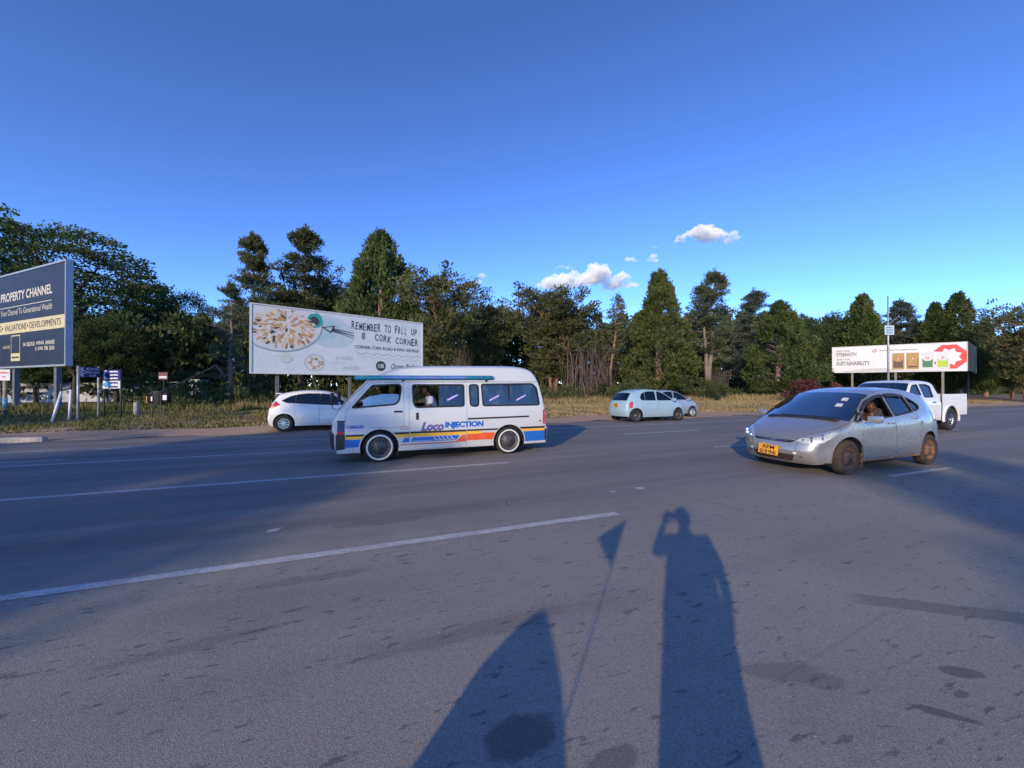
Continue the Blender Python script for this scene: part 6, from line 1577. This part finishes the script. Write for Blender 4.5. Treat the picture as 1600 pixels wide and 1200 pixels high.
def face_shape(q, p):
    """facing +x: jaw narrower, brow, eye hollows, nose, chin"""
    if p.z < 0: q.y *= 1 + .28 * p.z; q.x *= 1 + .10 * p.z
    if p.x > 0:
        q.x += .022 * math.exp(-((p.y) / .16) ** 2 - ((p.z + .10) / .22) ** 2)            # nose
        q.x += .008 * math.exp(-((p.z - .22) / .12) ** 2) * (abs(p.y) < .7)                # brow
        for s_ in (-.36, .36): q.x -= .012 * math.exp(-((p.y - s_) / .17) ** 2 - ((p.z - .05) / .11) ** 2)
        q.x += .008 * math.exp(-((p.y) / .3) ** 2 - ((p.z + .48) / .12) ** 2) + .008 * math.exp(-((p.y) / .3) ** 2 - ((p.z + .82) / .2) ** 2)
    return q
def hand_geo(mb, wrist, d, nrm, curl=.6, size=1.0):
    """palm, four unequal bent fingers and a thumb leaving the side of the palm"""
    d = Vector(d).normalized(); n_ = Vector(nrm); n_ = (n_ - d * n_.dot(d)).normalized(); s_ = d.cross(n_); w = Vector(wrist)
    M = Matrix((d, s_, n_)).transposed().to_4x4(); M.translation = w
    mb.add(*[x for x in ellipsoid((0, 0, 0), (.050 * size, .041 * size, .016 * size), 12, 8, None, M @ Matrix.Translation((.045 * size, 0, 0)))])
    for k, (y_, L) in enumerate(((-.030, .070), (-.010, .080), (.010, .076), (.029, .060))):
        p = Vector((.085, y_, 0)) * size; pts = [M @ p]; a = curl * .35
        for seg in (.45, .32, .25):
            p = p + Vector((math.cos(a), 0, -math.sin(a))) * L * seg * size; pts.append(M @ p); a += curl * .75
        mb.tube(pts, [.0092 * size, .0088 * size, .008 * size, .006 * size], 7)
    p = Vector((.018, -.036, -.004)) * size; pts = [M @ p]
    for (dx, dy, dz) in ((.020, -.026, -.006), (.026, -.010, -.012), (.022, .004, -.012)): p = p + Vector((dx, dy, dz)) * size; pts.append(M @ p)
    mb.tube(pts, [.012 * size, .011 * size, .0095 * size, .007 * size], 7)
def person(label, J, loc, rz, shirt, trousers, yaw=0.0, pitch=0.0, hands=(1, 1), hn=((0, 0, 1), (0, 0, 1)), curl=.6):
    """J: joints in the person's frame (x ahead, y left, z up): pelvis, chest, neck, head, sh/el/wr _l/_r, hip/kn/an/toe _l/_r"""
    keys = ['pelvis', 'belly', 'chest', 'neck', 'headb']
    J = dict(J); J['belly'] = tuple((Vector(J['pelvis']) * .55 + Vector(J['chest']) * .45)); J['headb'] = tuple(Vector(J['neck']).lerp(Vector(J['head']), .6))
    for s_ in 'lr': keys += [k + s_ for k in ('sh_', 'el_', 'wr_', 'hip_', 'kn_', 'an_', 'toe_')]
    ix = {k: i for i, k in enumerate(keys)}; E = [(0, 1), (1, 2), (2, 3), (3, 4)]
    for s_ in 'lr':
        E += [(ix['chest'], ix['sh_' + s_]), (ix['sh_' + s_], ix['el_' + s_]), (ix['el_' + s_], ix['wr_' + s_]), (0, ix['hip_' + s_]), (ix['hip_' + s_], ix['kn_' + s_]), (ix['kn_' + s_], ix['an_' + s_]), (ix['an_' + s_], ix['toe_' + s_])]
    rad = {'pelvis': (.125, .105), 'belly': (.125, .10), 'chest': (.14, .105), 'neck': .060, 'headb': .056, 'sh_': .060, 'el_': .040, 'wr_': .027, 'hip_': .085, 'kn_': .055, 'an_': .038, 'toe_': .032}
    rr = [rad.get(k, rad.get(k[:-1])) for k in keys]
    V, F = skin_geo([J[k] for k in keys], E, rr)
    mb = MB().add(V, F)
    hM = Matrix.Rotation(yaw, 4, 'Z') @ Matrix.Rotation(pitch, 4, 'Y')
    mb.add(*ellipsoid(J['head'], (.098, .076, .122), 22, 18, face_shape, hM))
    for s_ in (-1, 1): mb.add(*ellipsoid(Vector(J['head']) + hM @ Vector((-.005, s_ * .078, -.005)), (.018, .010, .032), 8, 8, None, hM))
    for s_, on, nn in (('l', hands[0], hn[0]), ('r', hands[1], hn[1])):
        if on: hand_geo(mb, J['wr_' + s_], Vector(J['wr_' + s_]) - Vector(J['el_' + s_]), nn, curl)
    body = mb.build('person', M_SKIN, None, True); body.location = loc; body.rotation_euler = (0, 0, rz); tag(body, label, 'person')
    hv, hf = ellipsoid(J['head'], (.104, .083, .126), 20, 16, None, hM)
    inv = hM.inverted(); hc = Vector(J['head'])
    keep = [f for f in hf if all((lambda l: l.z > .035 + .55 * max(0, l.x) or (l.x < -.02 and l.z > -.05))(inv @ (Vector(hv[i]) - hc)) for i in f)]
    MB().add(hv, keep).build('hair', M_HAIR, body, True)
    for s_ in (-1, 1):
        MB().add(*ellipsoid(hc + hM @ Vector((.082, s_ * .029, .006)), (.010, .013, .008), 8, 6, None, hM)).build('eye', M_EYE, body, True)
        MB().add(*ellipsoid(hc + hM @ Vector((.091, s_ * .029, .006)), (.003, .005, .005), 8, 6, None, hM)).build('pupil', M_HAIR, body, True)
    MB().add(*ellipsoid(hc + hM @ Vector((.094, 0, -.058)), (.008, .024, .007), 10, 6, None, hM)).build('mouth', M_LIP, body, True)
    # shirt and trousers follow the same joints with slack
    P = {k: Vector(J[k]) for k in keys}
    pts = [P['pelvis'], P['belly'], P['chest'], P['chest'].lerp(P['neck'], .72)]; ed = [(0, 1), (1, 2), (2, 3)]; ra = [(.145, .125), (.145, .122), (.158, .125), .075]
    for s_ in 'lr':
        k = len(pts); pts += [P['sh_' + s_], P['sh_' + s_].lerp(P['el_' + s_], .45), P['sh_' + s_].lerp(P['el_' + s_], .82)]; ed += [(2, k), (k, k + 1), (k + 1, k + 2)]; ra += [.080, .070, .066]
    V, F = skin_geo(pts, ed, ra); MB().add(V, F).build('shirt', shirt, body, True)
    pts = [P['pelvis'] + Vector((0, 0, .03))]; ed = []; ra = [(.148, .128)]
    for s_ in 'lr':
        k = len(pts); pts += [P['hip_' + s_], P['kn_' + s_], P['kn_' + s_].lerp(P['an_' + s_], .85)]; ed += [(0, k), (k, k + 1), (k + 1, k + 2)]; ra += [.10, .075, .062]
    V, F = skin_geo(pts, ed, ra); MB().add(V, F).build('trousers', trousers, body, True)
    for s_ in 'lr':
        a = P['an_' + s_]; b = P['toe_' + s_]; MB().add(*skin_geo([a + Vector((-.03, 0, -.03)), a.lerp(b, .5), b], [(0, 1), (1, 2)], [.048, .046, .036])).build('shoe', M_BLACK, body, True)
    return body
def seated(lean=0.0, side=0.0, arm_l=None, arm_r=None):
    J = dict(pelvis=(0, 0, .10), chest=(-.06 + lean, side * .5, .48), neck=(-.05 + lean * 1.35, side * .8, .66), head=(-.01 + lean * 1.6, side, .775))
    for s_, y in (('l', 1), ('r', -1)):
        J['sh_' + s_] = (-.06 + lean * 1.2, y * .19 + side * .6, .57); J['el_' + s_] = (.06 + lean, y * .25 + side * .4, .32); J['wr_' + s_] = (.28 + lean, y * .17, .27)
        J['hip_' + s_] = (.04, y * .10, .09); J['kn_' + s_] = (.44, y * .12, .12); J['an_' + s_] = (.47, y * .12, -.26); J['toe_' + s_] = (.60, y * .13, -.30)
    for s_, a in (('l', arm_l), ('r', arm_r)):
        if a: J['el_' + s_], J['wr_' + s_] = a
    return J
def in_car(root, x, y, z): return root.matrix_basis @ Vector((x, y, z))
C_WHITE = cloth('white_cotton', (0.66, 0.67, 0.72)); C_NAVY = cloth('navy_cotton', (0.03, 0.04, 0.09)); C_DARK = cloth('charcoal_cotton', (0.035, 0.035, 0.04)); C_GREEN = cloth('faded_green_cotton', (0.10, 0.17, 0.15)); C_TAN = cloth('cream_cotton', (0.50, 0.46, 0.38)); C_BLUE = cloth('light_blue_cotton', (0.20, 0.30, 0.46))
FWD = ROAD_A + math.pi
person('person in a white shirt leaning at the open minibus window', seated(.14, .06, arm_l=((.14, .27, .42), (.36, .16, .38)), arm_r=((.16, -.20, .36), (.36, -.10, .34))), in_car(van, 2.06, -.46, .70), FWD, C_WHITE, C_NAVY, yaw=.10)
person('person in dark clothes at the minibus steering wheel', seated(.05, 0, arm_l=((.10, .26, .38), (.30, .14, .46)), arm_r=((.10, -.26, .38), (.30, -.14, .46))), in_car(van, 1.10, .42, .72), FWD, C_DARK, C_DARK)
person('person in a faded green shirt behind the tinted sliding window of the minibus', seated(0, 0), in_car(van, 2.50, -.30, .72), FWD, C_GREEN, C_DARK, yaw=-.3)
person('person in light blue seen through the narrow minibus window', seated(0, 0), in_car(van, 2.86, .0, .72), FWD, C_BLUE, C_DARK)
person('person in a cream top raising an arm at the minibus rear window', seated(.02, 0, arm_l=((.16, .26, .50), (.02, .20, .70))), in_car(van, 3.44, -.42, .72), FWD, C_TAN, C_NAVY, yaw=.5)
person('person in dark clothes at the back seat window of the minibus', seated(0, 0), in_car(van, 4.06, -.42, .72), FWD, C_DARK, C_DARK, yaw=.2)
person('person in green on the far side of the minibus back seat', seated(0, 0), in_car(van, 4.05, .40, .72), FWD, C_GREEN, C_DARK)
person('person with short hair looking out of the open silver hatchback window', seated(-.02, .04), in_car(fit, 2.10, -.40, .36), FWD, C_DARK, C_NAVY, yaw=.55)
person('person in dark clothes at the silver hatchback steering wheel', seated(.0, 0, arm_l=((.12, .24, .36), (.36, .14, .48)), arm_r=((.12, -.24, .36), (.36, -.14, .48))), in_car(fit, 2.02, .36, .36), FWD, C_DARK, C_DARK)
person('person driving the white pickup truck', seated(.0, 0, arm_l=((.12, .24, .36), (.36, .14, .46)), arm_r=((.12, -.24, .36), (.36, -.14, .46))), in_car(pk_root, 2.28, .38, .62), FWD, C_BLUE, C_DARK)
person('person driving the pale blue hatchback', seated(.0, 0), in_car(micra, 1.92, .36, .36), ROAD_A, C_DARK, C_DARK)

# the photographer, standing behind the phone: only the long shadow shows
J = dict(pelvis=(0, 0, .92), chest=(.0, 0, 1.28), neck=(.02, 0, 1.46), head=(.05, 0, 1.60), sh_l=(0, .19, 1.38), el_l=(.17, .24, 1.24), wr_l=(.27, .12, 1.47), sh_r=(0, -.19, 1.38), el_r=(-.02, -.25, 1.10), wr_r=(.06, -.22, .86))
for s_, y in (('l', 1), ('r', -1)): J['hip_' + s_] = (0, y * .09, .90); J['kn_' + s_] = (.02, y * .085, .50); J['an_' + s_] = (0, y * .085, .09); J['toe_' + s_] = (.15, y * .10, .035)
photog = person('person standing on the road holding up a phone, casting the long shadow', J, (0.03, -.36, 0), math.pi / 2, C_NAVY, C_DARK, hands=(1, 1), hn=((1, 0, -.2), (1, 0, -.2)), curl=.9)
sk = []                                   # long loose coat to the shins
for k, (z, a, b) in enumerate(((1.36, .19, .115), (1.0, .20, .15), (.6, .205, .16), (.22, .22, .18))):
    for j in range(20): t = 2 * math.pi * j / 20; q = 1 + .05 * math.sin(5 * t + k) * (k > 0); sk.append((b * q * math.cos(t), a * q * math.sin(t), z))
mesh('coat', sk, [(k * 20 + j, k * 20 + (j + 1) % 20, (k + 1) * 20 + (j + 1) % 20, (k + 1) * 20 + j) for k in range(3) for j in range(20)], C_NAVY, photog, True)
ph = MB().box((0, 0, 0), (.160, .009, .076), bev=.004).build('phone', M_BLACK, None, True); ph.location = (0.0, -.045, 1.535); tag(ph, 'dark phone held up sideways by the person photographing the road', 'phone')
# unseen object, guessed: bundle and pennant shaped to cast the left foreground shadow
pS = Vector((math.cos(SUN_AZ), -math.sin(SUN_AZ), 0)); qS = Vector((math.sin(SUN_AZ), math.cos(SUN_AZ), 0))
def shade_pos(w, t): return pS * w + qS * t
st_ = shade_pos(-.66, -.62); caster = tag(empty('shadow_caster', (st_.x, st_.y, 0), -SUN_AZ), 'tarpaulin bundle with a small pennant on a stick, unseen, guessed from its shadow', 'shadow caster')
M_TARP = cloth('blue_tarpaulin', (0.05, 0.09, 0.16))
tv = []
for k, (z, w) in enumerate(((0, .38), (.3, .36), (.6, .32), (.78, .23), (.90, .11), (.96, .03))):
    for j in range(14):
        a = 2 * math.pi * j / 14; q = w * (1 + .10 * math.sin(3 * a + k)); tv.append((q * math.cos(a) - .14 * max(0, z - .55) / .4, q * .8 * math.sin(a), z))
mesh('tarpaulin', tv, [(k * 14 + j, k * 14 + (j + 1) % 14, (k + 1) * 14 + (j + 1) % 14, (k + 1) * 14 + j) for k in range(5) for j in range(14)], M_TARP, caster, True)
MB().tube([(.22, 0, 0), (.20, 0, 1.62)], .005, 6).build('stick', M_GALV, caster)
MB().add([(.20, 0, 1.60), (.20, .004, 1.22), (-.02, .01, 1.40), (.20, .006, 1.60), (.20, .012, 1.22), (-.02, .016, 1.40)], [(0, 1, 2), (5, 4, 3)]).build('pennant', M_TARP, caster)

# trees on the near roadside whose crowns shade the road
near = 'trees behind the photographer'
for k, (kind, w, t, h_, ws, lab) in enumerate([('br1', -9.0, -31, 15.6, .72, 'tall narrow crowned tree behind the photographer shading the minibus'), ('br1', -17, -31, 11.4, 1.15, 'lower spreading tree behind the photographer shading the left lanes'), ('br1', -9.6, -42, 17.6, .55, 'tall narrow tree behind the photographer, deeper in the roadside row'), ('br1', -27, -30, 12.5, 1.2, 'tall spreading tree behind the photographer shading the left verge'),
        ('br1', -42, -27, 12, 1.2, 'spreading tree behind the photographer farthest along the left roadside'), ('br2', 4.9, -25.0, 11.2, .62, 'small round tree behind the photographer shading the silver hatchback'), ('br2', 10.5, -20, 8.0, .9, 'small round tree behind the photographer standing apart to the right')]):
    p = shade_pos(w, t); plant(kind, 'roadside_tree', lab, 'tree', 0, p.y, 0, ws, k * 1.9, near, x=p.x, h_=h_)

# ------------------------------------------------------------------ clouds: small fair-weather puffs, far off
mc_ = bpy.data.materials.new('cloud_vapour'); mc_.use_nodes = True; nt = mc_.node_tree
for n_ in list(nt.nodes):
    if n_.type != 'OUTPUT_MATERIAL': nt.nodes.remove(n_)
pv_ = N(nt, 'ShaderNodeVolumePrincipled'); pv_.inputs['Color'].default_value = (1, 1, 1, 1); pv_.inputs['Density'].default_value = .024; pv_.inputs['Anisotropy'].default_value = -.35
nt.links.new(pv_.outputs[0], nt.nodes['Material Output'].inputs['Volume'])
def cloud(px, py, wpx, hpx, n_, seed, label, Y=2600.0, tilt=0.0):
    g = np.random.default_rng(seed); c = at(px, py, Y); k = Y / FPX; bm = bmesh.new()
    for i in range(n_):
        u = g.uniform(-.5, .5); env = (1 - (2 * abs(u)) ** 2.2); r_ = hpx * k * (.16 + .26 * env * g.random())
        z = -hpx * k * .32 + r_ * .8 + env * hpx * k * .55 * g.random() ** 1.5 + tilt * u * wpx * k
        m_ = Matrix.Translation((u * wpx * k, g.normal() * hpx * k * .35, z)) @ Matrix.Diagonal((r_ * 1.5, r_ * 1.3, r_ * .85, 1))
        bmesh.ops.create_icosphere(bm, subdivisions=2, radius=1.0, matrix=m_)
    me = bpy.data.meshes.new('cloud'); bm.to_mesh(me); bm.free(); o = bpy.data.objects.new('cloud', me); C.objects.link(o)
    rm = o.modifiers.new('one_skin', 'REMESH'); rm.mode = 'VOXEL'; rm.voxel_size = hpx * k * .035
    tx_ = bpy.data.textures.new('puff', 'CLOUDS'); tx_.noise_scale = hpx * k * .22; tx_.noise_depth = 6
    dm = o.modifiers.new('ragged', 'DISPLACE'); dm.texture = tx_; dm.texture_coords = 'LOCAL'; dm.strength = hpx * k * .5; dm.mid_level = .62
    dg = bpy.context.evaluated_depsgraph_get(); m2 = bpy.data.meshes.new_from_object(o.evaluated_get(dg)); bpy.data.objects.remove(o)
    m2.materials.clear(); o = link('cloud', m2, mc_); o.location = c; return tag(o, label, 'cloud', 'small fair weather clouds')
cloud(914, 441, 150, 34, 34, 1, 'largest white cloud floating low over the red stemmed juniper')
cloud(1104, 370, 92, 27, 24, 2, 'ragged white cloud high above the twin trunked cedar')
cloud(882, 418, 30, 7, 9, 3, 'thin sliver of cloud just above the largest cloud')
cloud(984, 407, 21, 10, 8, 4, 'small puff of cloud between the two big clouds, rounder of a pair', )
cloud(1020, 407, 17, 11, 7, 5, 'small compact puff of cloud under the ragged cloud')
cloud(1022, 385, 13, 5, 5, 6, 'tiny wisp of cloud beside the ragged cloud')
cloud(751, 436, 17, 12, 6, 7, 'faint slanting wisp of cloud above the short juniper', tilt=.6)
cloud(789, 459, 9, 4, 4, 8, 'faintest speck of cloud low over the short juniper')
